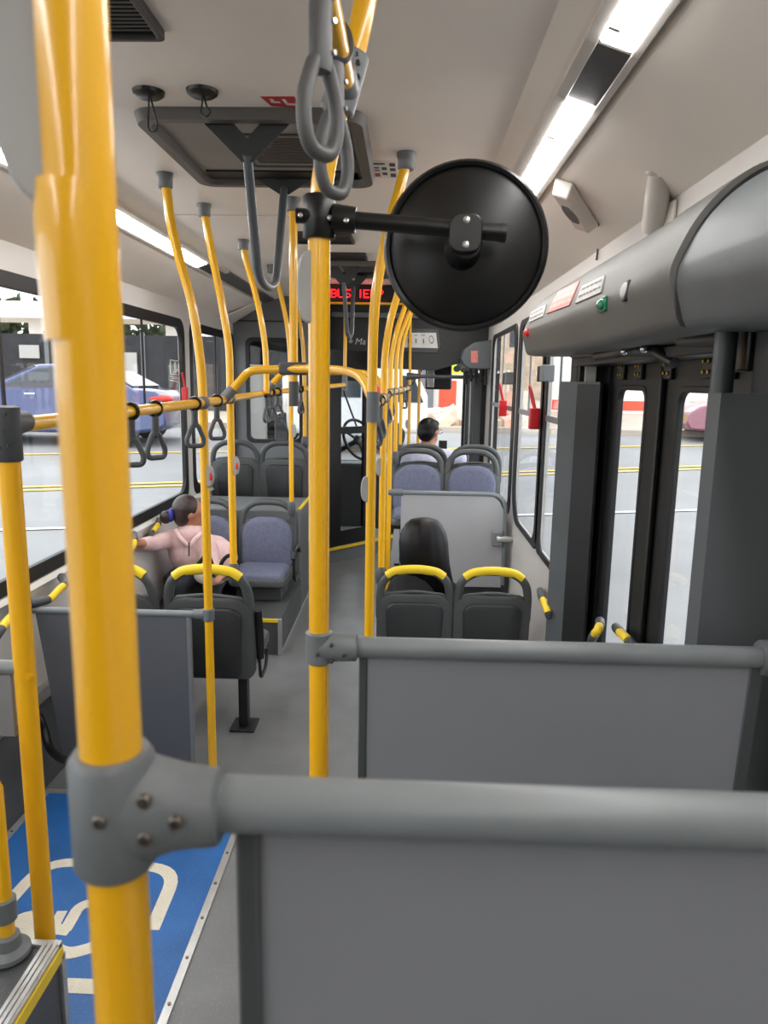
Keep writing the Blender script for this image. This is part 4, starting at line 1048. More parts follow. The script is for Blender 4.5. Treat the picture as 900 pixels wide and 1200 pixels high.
# ------------------------------------------------------------------ seats
def oval(w, h, r, z0, y, n=6, taper=0.0):
    return [(p*(1+taper*q/h), y, z0+h/2+q) for p, q in rrect(w, h, r, n)]
def lean(mb, k=.12):
    mb.v = [Vector((p.x, p.y-k*max(0, p.z-.40), p.z)) for p in mb.v]; return mb
def make_seat(label, grip=True, arm=None, leg=True, legx=.10, hz0=0.0, ph=None):
    ph = ph or (.345 if grip else .385)
    t = thing('bus_seat', label, 'seat', (0, 0, 0), 'passenger seats')
    # back shell
    mb = MB(); rings = []
    for y, s, dz in ((0.0, .94, .008), (.006, 1.0, 0), (.040, 1.0, 0), (.046, .95, .006)):
        rings.append([(p*s, y-.014*(1-(p/.21)**2) if y < .02 else y, z if False else .30+(.40)/2+q*s) for p, q in rrect(.405, .40, [.10, .10, .045, .045], 8)])
    mb.loft(rings); part('back_shell', lean(mb), M['shell'], t, ang=.9)
    mb = MB(); rings = []
    for y, s in ((.0, 1.0), (-.018, .985), (-.024, .94)):
        rings.append([(p*s*(1+.12*q/.3), y-.006*(1-(p/.21)**2), .325+.16+q*s) for p, q in rrect(.295, .345, [.06, .06, .02, .02], 8)])
    mb.loft(rings); part('back_inset', lean(mb), M['shelld'], t, ang=.9)
    # handle arch
    arch = fillet([(-.186, .02, .56), (-.186, .02, .70), (-.168, .02, .775), (-.10, .02, .826), (0, .02, .834), (.10, .02, .826), (.168, .02, .775), (.186, .02, .70), (.186, .02, .56)], .075)
    part('handle_arch', lean(MB().tube(arch, .0225, 14, flat=.85, ref=(0, 1, 0))), M['shell'], t)
    part('lip', lean(MB().tube(fillet([(-.165, .018, .665), (-.15, .018, .695), (0, .018, .712), (.15, .018, .695), (.165, .018, .665)], .05), .010, 10)), M['shell'], t)
    if grip:
        g = [p for p in spline([(-.150, .02, .795), (-.10, .02, .824), (0, .02, .835), (.10, .02, .824), (.150, .02, .795)], 5)]
        part('yellow_grip', lean(MB().tube(g, .0245, 14, flat=.88, ref=(0, 1, 0))), M['grip'], t)
    # cushions and pan
    mb = MB(); rings = []
    for y, s in ((.040, 1.0), (.058, .99), (.070, .93), (.074, .80)):
        rings.append([(p*s, y, .345+ph/2+q*s) for p, q in rrect(.355, ph, [.13, .13, .09, .09], 8)])
    mb.loft(rings); part('back_cushion', lean(mb), M['pad'], t, ang=1.2)
    mb = MB(); rings = []
    for z, s in ((.335, .90), (.35, 1.0), (.385, 1.0), (.395, .97)):
        rings.append([(p*s, .235+q*s, z) for p, q in rrect(.395, .43, [.07, .07, .04, .04], 8)])
    mb.loft(rings); part('seat_shell', mb, M['shell'], t, ang=.9)
    mb = MB(); rings = []
    for z, s in ((.385, 1.0), (.412, .99), (.424, .93), (.427, .8)):
        rings.append([(p*s, .255+q*s, z) for p, q in rrect(.345, .36, .07, 8)])
    mb.loft(rings); part('seat_cushion', mb, M['pad'], t, ang=1.2)
    if leg:
        mb = MB().box(legx-.022, legx+.022, .10, .16, .012+hz0, .335); mb.box(legx-.06, legx+.06, .06, .20, hz0, .012+hz0)
        mb.box(-.17, .17, .08, .36, .305, .335)
        part('leg', mb, M['blackm'], t, bevel=.004)
    else:
        part('leg', MB().box(-.15, .15, .06, .36, .23 if hz0 == 0 else hz0, .335), M['shell'], t, bevel=.01)
    if arm:
        x = arm*.225
        if grip:   # armrest folded up along the backrest + lower bow
            part('armrest', MB().tube([(x, .02, .40), (x, .01, .52), (x, -.01, .64)], [.018, .02, .016], 12), M['blackp'], t)
            part('arm_bow', MB().tube(fillet([(x, .0, .40), (x, .02, .30), (x, .14, .30), (x, .20, .38), (x-arm*.02, .1, .40)], .03), .008, 10), M['blackm'], t)
        else:
            part('armrest', MB().tube(fillet([(x, .04, .50), (x, .10, .55), (x, .26, .55), (x, .30, .50)], .03), .014, 12), M['blackp'], t)
            part('arm_bow', MB().tube(fillet([(x, .27, .53), (x, .28, .40), (x, .24, .33), (x, .05, .33)], .05), .009, 10), M['blackm'], t)
    return t
def put(o, x, y, z, rz=0, s=1.0):
    o.location = (x, y, z); o.rotation_euler = (0, 0, rz); o.scale = (s, s, s); return o
s1 = put(make_seat('dark backrest with yellow grip on the left aisle seat beside the bent pole', True, 1, True, .12), -.885, 3.17, 0)
s2 = put(make_seat('dark window seat backrest with yellow grip behind the left partition'), -1.325, 3.17, 0)
s3 = put(make_seat('empty rear-facing blue seat beside the aisle with grey armrest', False, -1, False), -.962, 4.97, 0, PI)
s4 = put(make_seat('rear-facing blue window seat the person in pink sits on', False, None, False), -1.385, 4.97, 0, PI)
s5 = put(make_seat('high dark seat at the left window before the grey bulkhead', False, ph=.32), -1.395, 5.88, .34)
s6 = put(make_seat('high dark aisle seat before the grey bulkhead on the left', False, ph=.32), -.99, 5.88, .34)
s7 = put(make_seat('dark backrest with yellow grip in front of the long black hair', True, None, True, -.12, .065), .060, 3.60, -.062, 0, .965)
s8 = put(make_seat('empty dark backrest with yellow grip at the right wall', True, None, True, .10, .065), .456, 3.60, -.062, 0, .965)
s9 = put(make_seat('rear-facing blue seat top on the aisle side behind the far partition', False, None, True), .086, 5.44, .335, PI)
s10 = put(make_seat('rear-facing blue seat top at the right wall behind the far partition', False), .497, 5.44, .335, PI)
s11 = put(make_seat('dark seat the man in the pale shirt leans on', False, ph=.32), .118, 5.62, .36)
s12 = put(make_seat('empty dark seat at the right wall beside the man', False, ph=.32), .532, 5.62, .36)

# far partition (third on the right)
Y3 = 4.9; a3 = AY(462, 576, Y3); b3 = AY(576, 581, Y3); e3 = AY(594, 600, Y3)
t5 = thing('partition', 'far grey partition with painted-in window light and rounded corner in front of blue seats', 'partition', (.3, Y3, 0), 'grey partitions')
zt3 = a3.z-.005
part('frame_tube', MB().tube(fillet([(a3.x-.005, Y3, zt3), (e3.x-.01, Y3, zt3), (e3.x-.01, Y3, .30)], .12), .0155, 14), M['rail'], t5)
a4 = AY(470, 590, Y3)
part('panel', MB().prism([(a4.x, Y3-.004, .28), (e3.x-.02, Y3-.004, .28), (e3.x-.02, Y3-.004, zt3-.12), (e3.x-.05, Y3-.004, zt3-.05), (e3.x-.11, Y3-.004, zt3-.01), (a4.x, Y3-.004, zt3-.01)], (0, .010, 0)), M['panelf'], t5, smooth=False)  # brighter copy of the panel grey, painted as if lit by the windows
part('clamp', MB().tube([(a3.x-.04, Y3, zt3), (a3.x+.06, Y3, zt3)], .024, 14), M['clamp'], t5)
w3 = AY(590, 631, Y3)
part('wall_bracket', MB().tube([(w3.x-.05, Y3-.02, w3.z), (w3.x+.02, Y3-.02, w3.z), (XR, Y3-.02, w3.z)], [.026, .022, .016], 12), M['alu'], t5)
part('bracket_clamp', MB().box(w3.x-.08, w3.x-.01, Y3-.035, Y3+.02, w3.z-.05, w3.z+.05), M['rail'], t5, bevel=.008)

# ------------------------------------------------------------------ front end of the bus
YK = 6.75
bw = [AY(x, y, YK) for x, y in ((290, 398), (338, 517))]
wy0, wy1, wz0, wz1 = bw[0].x, bw[1].x+.12, bw[1].z, bw[0].z
mb = MB(); mb.box(XL, wy0, YK, YK+.04, 0, 2.42); mb.box(wy1, -.72, YK, YK+.04, 0, 2.42); mb.box(wy0, wy1, YK, YK+.04, 0, wz0); mb.box(wy0, wy1, YK, YK+.04, wz1, 2.42)
struct('wall_front_bulkhead', mb, M['bulk'], smooth=False)
cxw, czw = (wy0+wy1)/2, (wz0+wz1)/2
t = thing('window_7', '', '', (cxw, YK, wz0)); del t['label']; del t['category']; t['kind'] = 'structure'
part('window_frame', MB().ringprism([(cxw+p, YK-.008, czw+q) for p, q in rrect(wy1-wy0+.04, wz1-wz0+.04, .06)], [(cxw+p, YK-.008, czw+q) for p, q in rrect(wy1-wy0-.03, wz1-wz0-.03, .05)], (0, .03, 0)), M['black'], t)
part('window_pane', MB().box(wy0-.0, wy1, YK+.012, YK+.016, wz0, wz1), M['glassd'], t, smooth=False)
struct('trim_14', MB().box(XL+.01, -.72, YK-.006, YK, .83+.05, .86+.05).box(XL+.01, -.72, YK-.006, YK, 2.19, 2.205), M['header'], smooth=False)
struct('trim_15', MB().box(XL+.0, XL+.02, YK-.02, YK+.01, .8, 2.2), M['rail'], smooth=False)
# diagonal corner moulding between cove and bulkhead
struct('trim_16', MB().prism([(XL+.005, 6.72, 2.17), (-1.352, 6.72, 2.315), (-1.352, 6.45, 2.315), (XL+.005, 6.25, 2.17)], (-.004, 0, .010)), M['ceil'], smooth=False)
# header above the cab and LED display
hb_ = AY(500, 434, 6.95).z
hpoly = [(-.72, 6.95, hb_+.04), (-.72, 6.95, 2.42), (.55, 6.95, 2.42)]
pr = [AY(x, y, 6.95) for x, y in ((578, 360), (576, 398), (566, 415), (545, 424), (510, 434), (385, 428))]
hp = MB().prism([(XL, 6.95, 2.42), (XR, 6.95, 2.42), (XR, 6.95, pr[1].z)] + [tuple(p) for p in pr[2:5]] + [(XL, 6.95, pr[5].z)], (0, .10, 0))
struct('wall_front_header', hp, M['header'], smooth=False)
struct('trim_17', MB().box(-.72, .35, 6.90, 6.95, AY(420, 372, 6.9).z, AY(420, 366, 6.9).z), M['bulk'], bevel=.005)
LA = AY(386, 335, 5.85); LB = AY(462, 351, 5.85)
t = thing('led_display', 'black display with red LED words high at the front', 'display', ((LA.x+LB.x)/2, 5.9, LB.z))
part('case', MB().box(LA.x-.10, LB.x+.25, 5.87, 5.98, LB.z-.015, min(LA.z+.015, 2.419)), M['blackp'], t, bevel=.004)
hs = (LA.z-LB.z)*.70
def dots(word, x, z, h):
    FONT = {'B': ('11110', '10001', '10001', '11110', '10001', '10001', '11110'), 'U': ('10001',)*6+('01110',), 'S': ('01111', '10000', '10000', '01110', '00001', '00001', '11110'), 'I': ('010',)*7, 'E': ('11111', '10000', '10000', '11110', '10000', '10000', '11111'), 'M': ('10001', '11011', '10101', '10101', '10001', '10001', '10001'), 'P': ('11110', '10001', '10001', '11110', '10000', '10000', '10000')}
    mb = MB(); d = h/7
    for ch in word:
        if ch == ' ': x += d*3; continue
        g = FONT[ch]
        for r, row in enumerate(g):
            for c_, b in enumerate(row):
                if b == '1': mb.box(x+c_*d, x+c_*d+d*.8, 5.865, 5.87, z+h-(r+1)*d, z+h-(r+1)*d+d*.8)
        x += d*(len(g[0])+1)
    return mb
part('led_text', dots('BUS  IEMP', LA.x+.01, LB.z+(LA.z-LB.z)*.12, hs*.95), M['led'], t, smooth=False)
ybar = AY(420, 354.5, 5.8)
t = thing('front_bar', 'thin yellow bar just below the red LED display', 'grab rail', (-.4, 5.85, ybar.z))
part('tube', MB().tube([(-.74, 5.86, ybar.z), (.05, 5.86, ybar.z)], .009, 10), M['yellow'], t)
for xx in (-.735, .05): part('mount', MB().box(xx-.01, xx+.01, 5.85, 5.875, ybar.z-.012, 2.419), M['header'], t)
# notice plate in the header
q = [AY(x, y, 6.93) for x, y in ((472, 390), (511, 390), (513, 408), (472, 407))]
t = thing('notice_plate', 'framed white pictogram plate on the dark front header', 'sign', q[0])
fr = [AY(x, y, 6.94) for x, y in ((466, 385), (514, 385), (517, 405), (512, 414), (466, 412))]
part('frame', MB().prism(fr, (0, .02, 0)), M['edge'], t, bevel=.004)
part('plate', MB().prism([p+Vector((0, -.008, 0)) for p in q], (0, .02, 0)), M['label'], t, smooth=False)
P = lambda u, v: q[0]*(1-u)*(1-v)+q[1]*u*(1-v)+q[2]*u*v+q[3]*(1-u)*v+Vector((0, -.012, 0))
mb = MB()
for u in (.08, .30, .52):
    mb.prism([P(u+.03, .15), P(u+.14, .15), P(u+.14, .19), P(u+.03, .19)], (0, .005, 0)); mb.prism([P(u+.07, .4), P(u+.10, .4), P(u+.10, .7), P(u+.07, .7)], (0, .005, 0))
mb.ringprism([P(.84+.07*math.cos(a), .45+.27*math.sin(a)) for a in [k*PI/8 for k in range(16)]], [P(.84+.055*math.cos(a), .45+.21*math.sin(a)) for a in [k*PI/8 for k in range(16)]], (0, .005, 0))
part('print', mb, M['edge'], t, smooth=False)
# builder's script letters
lo = AY(409, 404, 6.93)
mb = text_mb('Ma', .085, (lo.x+.05, 6.944, lo.z+.005), (1, 0, 0), (.25, 0, 1), .002)
for k in range(4):
    a = k*PI/4; mb.bar((lo.x+.015-.022*math.cos(a), 6.945, lo.z+.035-.022*math.sin(a)), (lo.x+.015+.022*math.cos(a), 6.945, lo.z+.035+.022*math.sin(a)), .006, .004, up=(0, 1, 0))
solo('raised_lettering', mb, M['fixture'], 'pale script letters Ma with star on the dark front header', 'lettering', smooth=False)

# cab door with panes
A = AY(384, 640, 6.5); Bx = -.33; By = 7.0
A0 = Vector((-.735, 6.52, 0)); B0 = Vector((-.335, 6.98, 0)); dv = (B0-A0).normalized(); nv = Vector((dv.y, -dv.x, 0))
def on_cab(px, py):
    d = ray(px, py); o = Vector((0, 0, H)); tt = (A0-o).dot(nv)/d.dot(nv); return o+d*tt
t = thing('cab_door', 'black driver cab door with two glass panes left of the aisle end', 'door', (A0+B0)/2+Vector((0, 0, .25)))
def cab_poly(l, off=0): return [on_cab(x, y)+nv*off for x, y in l]
up = [(397, 457), (400, 446), (422, 452), (424, 460), (424, 499), (397, 499)]
lo_ = [(397, 509), (424, 507), (427, 512), (429, 612), (425, 616), (400, 616), (397, 612)]
uv = lambda p: ((p-A0).dot(dv), p.z)
def cab_box(u0, u1, z0, z1, off=0.0, th=.035):
    return MB().hexa([A0+dv*u+Vector((0, 0, z))+nv*o for z in (z0, z1) for u, o in ((u0, off), (u1, off), (u1, off+th), (u0, off+th))])
W = (B0-A0).length
U = [uv(p) for p in cab_poly(up)]; Lw = [uv(p) for p in cab_poly(lo_)]
u0 = min(p[0] for p in U); u1 = min(W-.08, max(p[0] for p in U)); zu0 = min(p[1] for p in U); zu1 = max(p[1] for p in U); zl0 = min(p[1] for p in Lw); zl1_ = max(p[1] for p in Lw)
zb_ = on_cab(390, 640).z
mb = MB()
for (a, b, c_, d) in ((0, u0, zb_, 1.95), (u1, W, zb_, 1.95), (u0, u1, zb_, zl0), (u0, u1, zl1_, zu0), (u0, u1, zu1, 1.95)): mb.merge(cab_box(a, b, c_, d))
part('door_frame', mb, M['blackp'], t, smooth=False)
part('glass_pane', cab_box(u0, u1, zl0, zl1_, .012, .004), M['glassd'], t, smooth=False)
part('glass_pane', cab_box(u0, u1, zu0, zu1, .012, .004), M['glassd'], t, smooth=False)
part('grey_stile', cab_box(-.035, 0.0, zb_, 1.95, -.01, .05), M['rail'], t, smooth=False)
struct('floor_cab_step', MB().prism([tuple(A0+nv*.03), tuple(B0+nv*.03), tuple(B0+dv*.3+nv*.03), (-.335, 7.6, 0), (-.735, 7.6, 0)], (0, 0, zb_-.01)), M['bulk'], smooth=False)
mb = MB().hexa([A0+dv*u+Vector((0, 0, z))+nv*o for z in (zb_-.03, zb_-.005) for u, o in ((0, .03), (W+.3, .03), (W+.3, .045), (0, .045))])
struct('trim_18', mb, M['grip'], smooth=False)
# steering wheel and dash behind
sw = AY(421, 515, 7.55)
t = thing('steering_wheel', 'black steering wheel seen through the cab door glass', 'steering wheel', sw)
wn = Vector((.75, -.6, .45)).normalized(); wa = Vector((0, 0, 1)).cross(wn).normalized(); wb = wn.cross(wa)
part('rim', MB().tube([sw+(wa*math.cos(a)+wb*math.sin(a))*.22 for a in [2*PI*k/28 for k in range(28)]], .016, 10, closed=True), M['blackp'], t)
mb = MB()
for k in range(3):
    a = k*2*PI/3+.5; mb.tube([sw-wn*.02, sw+(wa*math.cos(a)+wb*math.sin(a))*.21], .014, 8)
mb.ell(sw-wn*.02, (.06, .06, .03), ax=(wa, wb, wn)); mb.tube([sw-wn*.02, sw-wn*.35], .03, 10)
part('hub', mb, M['blackp'], t)
mb = MB().box(XL+.1, XR-.1, 7.95, YF-.06, 0, .78)
solo('dashboard', mb, M['header'], 'dark dashboard under the windscreen at the front', 'dashboard', bevel=.04)
# windscreen
WZ0, WZ1 = .80, 2.30
t = thing('window_8', '', '', (-.4, YF, WZ0)); del t['label']; del t['category']; t['kind'] = 'structure'
cx = (XL+XR)/2
part('window_frame', MB().ringprism([(cx+p, YF-.02, 1.5+q) for p, q in rrect(XR-XL+.10, 1.9, .05)], [(cx+p, YF-.02, 1.55+q) for p, q in rrect(XR-XL-.16, 1.55, .12)], (0, .06, 0)), M['black'], t)
part('window_pane', MB().box(XL+.05, XR-.05, YF+.015, YF+.02, .7, 2.35), M['glass'], t, smooth=False)
struct('wall_front_lower', MB().box(XL-.05, XR+.10, YF-.02, YF+.04, -.1, .75), M['black'], smooth=False)
struct('trim_19', MB().box(XL-.06, XL, 6.8, YF, 0, .8).box(XR, XR+.08, 6.95, YF, 1.95, 2.2), M['black'], smooth=False)
# wipers on the screen
for (pa, pb) in (((418, 500), (399, 448)), ((470, 470), (500, 424))):
    mb = MB().tube([AY(*pa, YF+.06), AY(*pb, YF+.06)], .011, 8)
    solo('wiper', mb, M['blackp'], 'black wiper arm behind the cab door glass' if pa[0] == 418 else 'black wiper arm crossing the windscreen beside the thin poles', 'wiper', 'windscreen wipers')
# driver's rear-view mirror block
m0 = AY(510, 446, 7.6)
t = thing('rear_view_mirror', 'dark driver rear view mirror below the front header', 'mirror', m0)
part('case', MB().box(m0.x-.10, m0.x+.17, 7.6, 7.66, m0.z-.09, m0.z+.16), M['blackp'], t, bevel=.02)
part('glass_face', MB().box(m0.x-.085, m0.x-.01, 7.592, 7.602, m0.z-.07, m0.z+.10), M['chrome'], t, bevel=.01)
part('mount', MB().tube([(m0.x+.02, 7.65, m0.z+.1), (m0.x+.02, 7.75, 2.45)], .02, 8), M['blackp'], t)
# front door (folded) and its cover
f0 = AY(550, 440, 7.0); f1 = AY(577, 440, 6.97)
t = thing('door_3', '', '', (f0.x, 7.1, 0)); del t['label']; del t['category']; t['kind'] = 'structure'
part('door_leaf', MB().prism([(f0.x, 7.12, .05), (f0.x+.05, 7.02, .05), (.80, 6.98, .05), (.80, 7.02, .05), (f0.x+.07, 7.06, .05), (f0.x+.03, 7.14, .05)], (0, 0, 1.72)), M['guard'], t, smooth=False)
part('door_post', MB().tube([(f0.x-.03, 7.16, 0), (f0.x-.03, 7.16, 1.8)], .016, 10), M['black'], t)
part('door_rod', MB().tube([(f0.x+.02, 7.02, .0), (f0.x+.02, 7.02, 1.75)], .009, 10), M['alu'], t)
struct('trim_20', MB().box(.70, .86, 6.96, 7.02, 0, 2.2), M['black'], smooth=False)
fc = [(XR, 1.80), (.55, 1.80), (.50, 1.83), (.47, 1.89), (.50, 1.97), (.58, 2.03), (XR, 2.06)]
t = thing('door_cover', 'small grey cover above the front door with a white sticker', 'door cover', (.6, 7.0, 1.8))
part('cover_shell', MB().loft([[(x, y, z) for x, z in fc] for y in (6.66, 6.70, 7.5)]), M['coverd'], t, bevel=.01)
part('sticker', MB().prism([AY(x, y, 6.652) for x, y in ((552, 411), (560, 411), (560, 425), (552, 425))], (0, .006, 0)), M['labelpink'], t, smooth=False)
mb = MB().tube([(.44, 6.62, 1.80), (.44, 6.75, 1.80)], .03, 12); mb.tube([(.50, 6.64, 1.79), (.50, 6.8, 1.79)], .022, 12)
part('cylinder', mb, M['blackm'], t)
mb = MB()
for k in range(5): mb.tube([(.52+k*.045, 6.70, 1.80), (.53+k*.045, 6.72, 1.66+.03*(k % 2))], .014, 8)
part('valve', mb, M['blackm'], t)

# ------------------------------------------------------------------ people
def capsule(mb, a, b, ra, rb, n=14):
    a = Vector(a); b = Vector(b); d = (b-a).normalized()
    pts = []; rs = []
    for k in range(5):
        t = -1+k/4*1.0; s = math.sqrt(max(0, 1-t*t)); pts.append(a+d*ra*t); rs.append(max(1e-3, ra*s))
    for k in range(1, 6):
        t = k/5; s = math.sqrt(max(0, 1-t*t)); pts.append(b+d*rb*t); rs.append(max(1e-3, rb*s))
    return mb.tube(pts, rs, n)
def chain(mb, pts, rs):
    for i in range(len(pts)-1): capsule(mb, pts[i], pts[i+1], rs[i], rs[i+1])
    return mb
def organic(name, mb, m, parent, vox=.012, it=6, label=None):
    o = part(name, mb, m, parent, label=label)
    r = o.modifiers.new('remesh', 'REMESH'); r.mode = 'VOXEL'; r.voxel_size = vox; r.use_smooth_shade = True
    s = o.modifiers.new('smooth', 'SMOOTH'); s.iterations = it; s.factor = .5
    return o
def head(mb, c, fwd, s=1.0, up=(0, 0, 1)):
    c = Vector(c); f = Vector(fwd).normalized(); u = Vector(up); r = f.cross(u).normalized(); u = r.cross(f)
    ax = (r, f, u)
    mb.ell(c+u*.015*s, (.073*s, .092*s, .092*s), ax=ax)
    mb.ell(c+f*.028*s-u*.045*s, (.055*s, .062*s, .062*s), ax=ax)
    mb.ell(c+f*.090*s-u*.012*s, (.011*s, .018*s, .020*s), ax=ax)      # nose
    mb.ell(c+f*.082*s-u*.052*s, (.024*s, .012*s, .008*s), ax=ax)      # lips
    mb.ell(c+f*.080*s+u*.028*s, (.045*s, .014*s, .010*s), ax=ax)      # brow
    for sg in (-1, 1):
        mb.ell(c+r*sg*.076*s-u*.006*s-f*.005*s, (.010*s, .019*s, .030*s), ax=ax)
    return r, f, u
def hand_at(mb, w, d, nrm, s=1.0, curl=.7):
    """palm + four fingers + thumb; w wrist, d direction, nrm palm normal"""
    w = Vector(w); d = Vector(d).normalized(); n = Vector(nrm).normalized(); sd = d.cross(n).normalized(); n = sd.cross(d)
    mb.ell(w+d*.042*s, (.038*s, .045*s, .014*s), ax=(sd, d, n))
    for i, (o, L) in enumerate(((-.028, .055), (-.010, .066), (.009, .062), (.026, .048))):
        p = w+d*.078*s+sd*o*s; q = p+(d*math.cos(curl*.6)+n*math.sin(curl*.6))*L*.5*s; e = q+(d*math.cos(curl*1.7)+n*math.sin(curl*1.7))*L*.5*s
        chain(mb, [p-d*.02*s, p, q, e], [.0085*s, .0085*s, .008*s, .007*s])
    p = w+d*.03*s-sd*.034*s; q = p+(d*.6-sd*.7+n*.3).normalized()*.032*s; e = q+(d*.8+n*.6).normalized()*.028*s
    chain(mb, [p, q, e], [.011*s, .010*s, .008*s])
def eyes(c, f, r, u, parent, s=1.0):
    for sg in (-1, 1):
        e = part('eye', MB().ell(c+f*.078*s+r*sg*.030*s+u*.010*s, (.012*s, .008*s, .007*s), ax=(r, f, u)), M['label'], parent)
        part('iris', MB().ell(c+f*.084*s+r*sg*.030*s+u*.010*s, (.006*s, .005*s, .006*s), ax=(r, f, u)), M['ink'], e)

# person in pink, rear-facing seat, head turned to the right of the picture
YP = 4.62
hc = AY(222, 601, 4.50)
t = thing('person', 'person in pale pink fleece with dark bun and blue scrunchie, left side', 'person', (hc.x, 4.7, .40))
fw = Vector((.90, .42, -.05)).normalized()
nk = hc+Vector((-.0, .0, -.09)); ch = AY(222, 650, 4.55); pe = Vector((-1.29, 4.68, .455))
shL = AY(199, 632, 4.50); shR = AY(243, 643, 4.50)
elL = AY(178, 637, 4.30); haL = AX(164, 637, XL+.115)
haL = Vector((-1.47, 3.98, AX(160, 637, XL+.1).z+.0)); haL = AY(165, 637, 4.05)
elR = AY(251, 676, 4.40); haR = AY(266, 672, 4.22)
body = MB()
r_, f_, u_ = head(body, hc, fw, .95)
capsule(body, hc-Vector((0, 0, .05)), nk-Vector((0, 0, .05)), .048, .055)
chain(body, [nk-Vector((0, 0, .05)), ch, pe], [.08, .12, .14])
for sgn, kx in ((-1, -.08), (1, .08)):
    hip = pe+Vector((kx, -.02, -.035)); kn = hip+Vector((kx*.3, -.36, -.02)); an = kn+Vector((0, .02, -.28))
    chain(body, [hip, kn, an], [.060, .050, .042]); capsule(body, an+Vector((0, .01, -.02)), an+Vector((0, -.13, -.03)), .035, .028)
chain(body, [shL, elL, haL], [.05, .042, .030]); hand_at(body, haL, (-.75, -.62, -.12), (.1, -.3, -1), .85, 1.0)
chain(body, [shR, elR, haR], [.05, .042, .030]); hand_at(body, haR, (-.5, -.8, -.2), (-.2, 0, -1), .8, .7)
organic('body', body, M['skin'], t, .009, 4)
jk = MB()
chain(jk, [nk-Vector((0, 0, .045)), ch+Vector((0, 0, .02)), pe+Vector((0, 0, .05))], [.085, .135, .155])
capsule(jk, shL, shR, .07, .07); capsule(jk, pe+Vector((-.10, -.05, .06)), pe+Vector((.08, -.05, .06)), .115, .115)
chain(jk, [shL, elL, haL.lerp(elL, .12)], [.060, .050, .036]); chain(jk, [shR, elR, haR.lerp(elR, .15)], [.068, .056, .042])
organic('fleece_jacket', jk, M['pink'], t, .010, 6)
mb = MB().tube([nk+Vector((-.07, -.06, -.01)), nk+Vector((-.035, -.10, -.05)), nk+Vector((.02, -.105, -.10))], [.016, .018, .010], 10); mb.tube([nk+Vector((.09, -.05, -.03)), nk+Vector((.06, -.09, -.06)), nk+Vector((.03, -.105, -.10))], [.016, .018, .010], 10)
part('collar', mb, M['pink'], t)
zq = nk+Vector((.025, -.125, -.10)); part('zip', MB().tube([zq+Vector((0, .015, .02)), zq+Vector((.005, -.012, -.06))], .005, 8), M['ink'], t)
tr_ = MB()
for kx in (-.08, .08):
    hip = pe+Vector((kx, -.02, -.035)); kn = hip+Vector((kx*.3, -.36, -.02)); an = kn+Vector((0, .02, -.28))
    chain(tr_, [hip, kn, an+Vector((0, 0, .05))], [.070, .060, .05])
organic('trousers', tr_, M['darkt'], t, .014, 4)
hr = MB()
hr.ell(hc+u_*.030-f_*.022, (.083, .088, .090), ax=(r_, f_, u_)); hr.ell(hc-f_*.045-u_*.01, (.074, .060, .080), ax=(r_, f_, u_))
organic('hair', hr, M['hairb'], t, .010, 3)
bn = hc-f_*.115-u_*.015
part('hair_bun', MB().ell(bn-f_*.03-u_*.012, (.036, .038, .042), ax=(r_, f_, u_)), M['hairb'], t)
part('scrunchie', MB().tube([bn+(r_*math.cos(a)+u_*math.sin(a))*.028 for a in [2*PI*k/16 for k in range(16)]], .016, 10, closed=True), M['bluet'], t)
eyes(hc, f_, r_, u_, t, .95)
# her bag
bp = AY(246, 674, 4.24)
tb_ = thing('cloth_bag', 'cream bag with black strap on the lap of the person in pink', 'bag', bp-Vector((0, 0, .06)))
part('pouch', MB().ell(bp+Vector((0, .02, -.005)), (.105, .06, .065)), M['bag'], tb_)
part('strap', MB().tube(spline([bp+Vector(v) for v in ((-.10, -.03, .02), (-.04, -.03, .10), (-.01, -.03, .13), (.02, -.03, .09), (.03, -.04, .0))]), .012, 8), M['blackc'], tb_)
part('strap', MB().tube(spline([bp+Vector(v) for v in ((.06, -.03, .02), (.09, -.04, .10), (.13, -.02, .13), (.16, -.01, .08), (.17, 0, .0))]), .012, 8), M['blackc'], tb_)

# person with long black hair
hc = AY(496, 634, 3.86)
t = thing('person', 'person with long straight black hair and black top, seen from behind', 'person', (hc.x, 3.8, .36))
fw = Vector((-.05, 1, -.08)).normalized()
sh = AY(497, 688, 3.84); pe = Vector((.06, 3.76, .44))
body = MB(); r_, f_, u_ = head(body, hc, fw, 1.0)
capsule(body, hc-Vector((0, 0, .05)), hc-Vector((0, 0, .15)), .05, .055)
S1 = Vector((hc.x-.13, 3.84, sh.z-.02)); S2 = Vector((hc.x+.15, 3.84, sh.z-.03))
chain(body, [hc-Vector((0, 0, .16)), Vector((.06, 3.83, .56)), pe], [.07, .11, .13]); capsule(body, S1, S2, .05, .05)
for sx, s_ in ((-1, S1), (1, S2)):
    el = s_+Vector((sx*.03, .06, -.20)); wr = el+Vector((-sx*.05, .19, -.02)); chain(body, [s_, el, wr], [.045, .038, .028]); hand_at(body, wr, (-sx*.3, .9, -.1), (0, 0, -1), .85, .6)
    hip = pe+Vector((sx*.08, .03, -.01)); kn = hip+Vector((sx*.03, .34, 0)); an = kn+Vector((0, -.02, -.34)); chain(body, [hip, kn, an], [.075, .056, .04]); capsule(body, an, an+Vector((0, .12, -.02)), .032, .026)
organic('body', body, M['skin2'], t, .011, 4)
tp_ = MB(); chain(tp_, [hc-Vector((0, 0, .17)), Vector((.06, 3.83, .58)), pe], [.075, .125, .145]); capsule(tp_, S1, S2, .066, .066)
for sx, s_ in ((-1, S1), (1, S2)):
    el = s_+Vector((sx*.03, .06, -.20)); wr = el+Vector((-sx*.05, .19, -.02)); chain(tp_, [s_, el, wr.lerp(el, .2)], [.062, .053, .042])
organic('black_top', tp_, M['blackc'], t, .011, 5)
tr_ = MB()
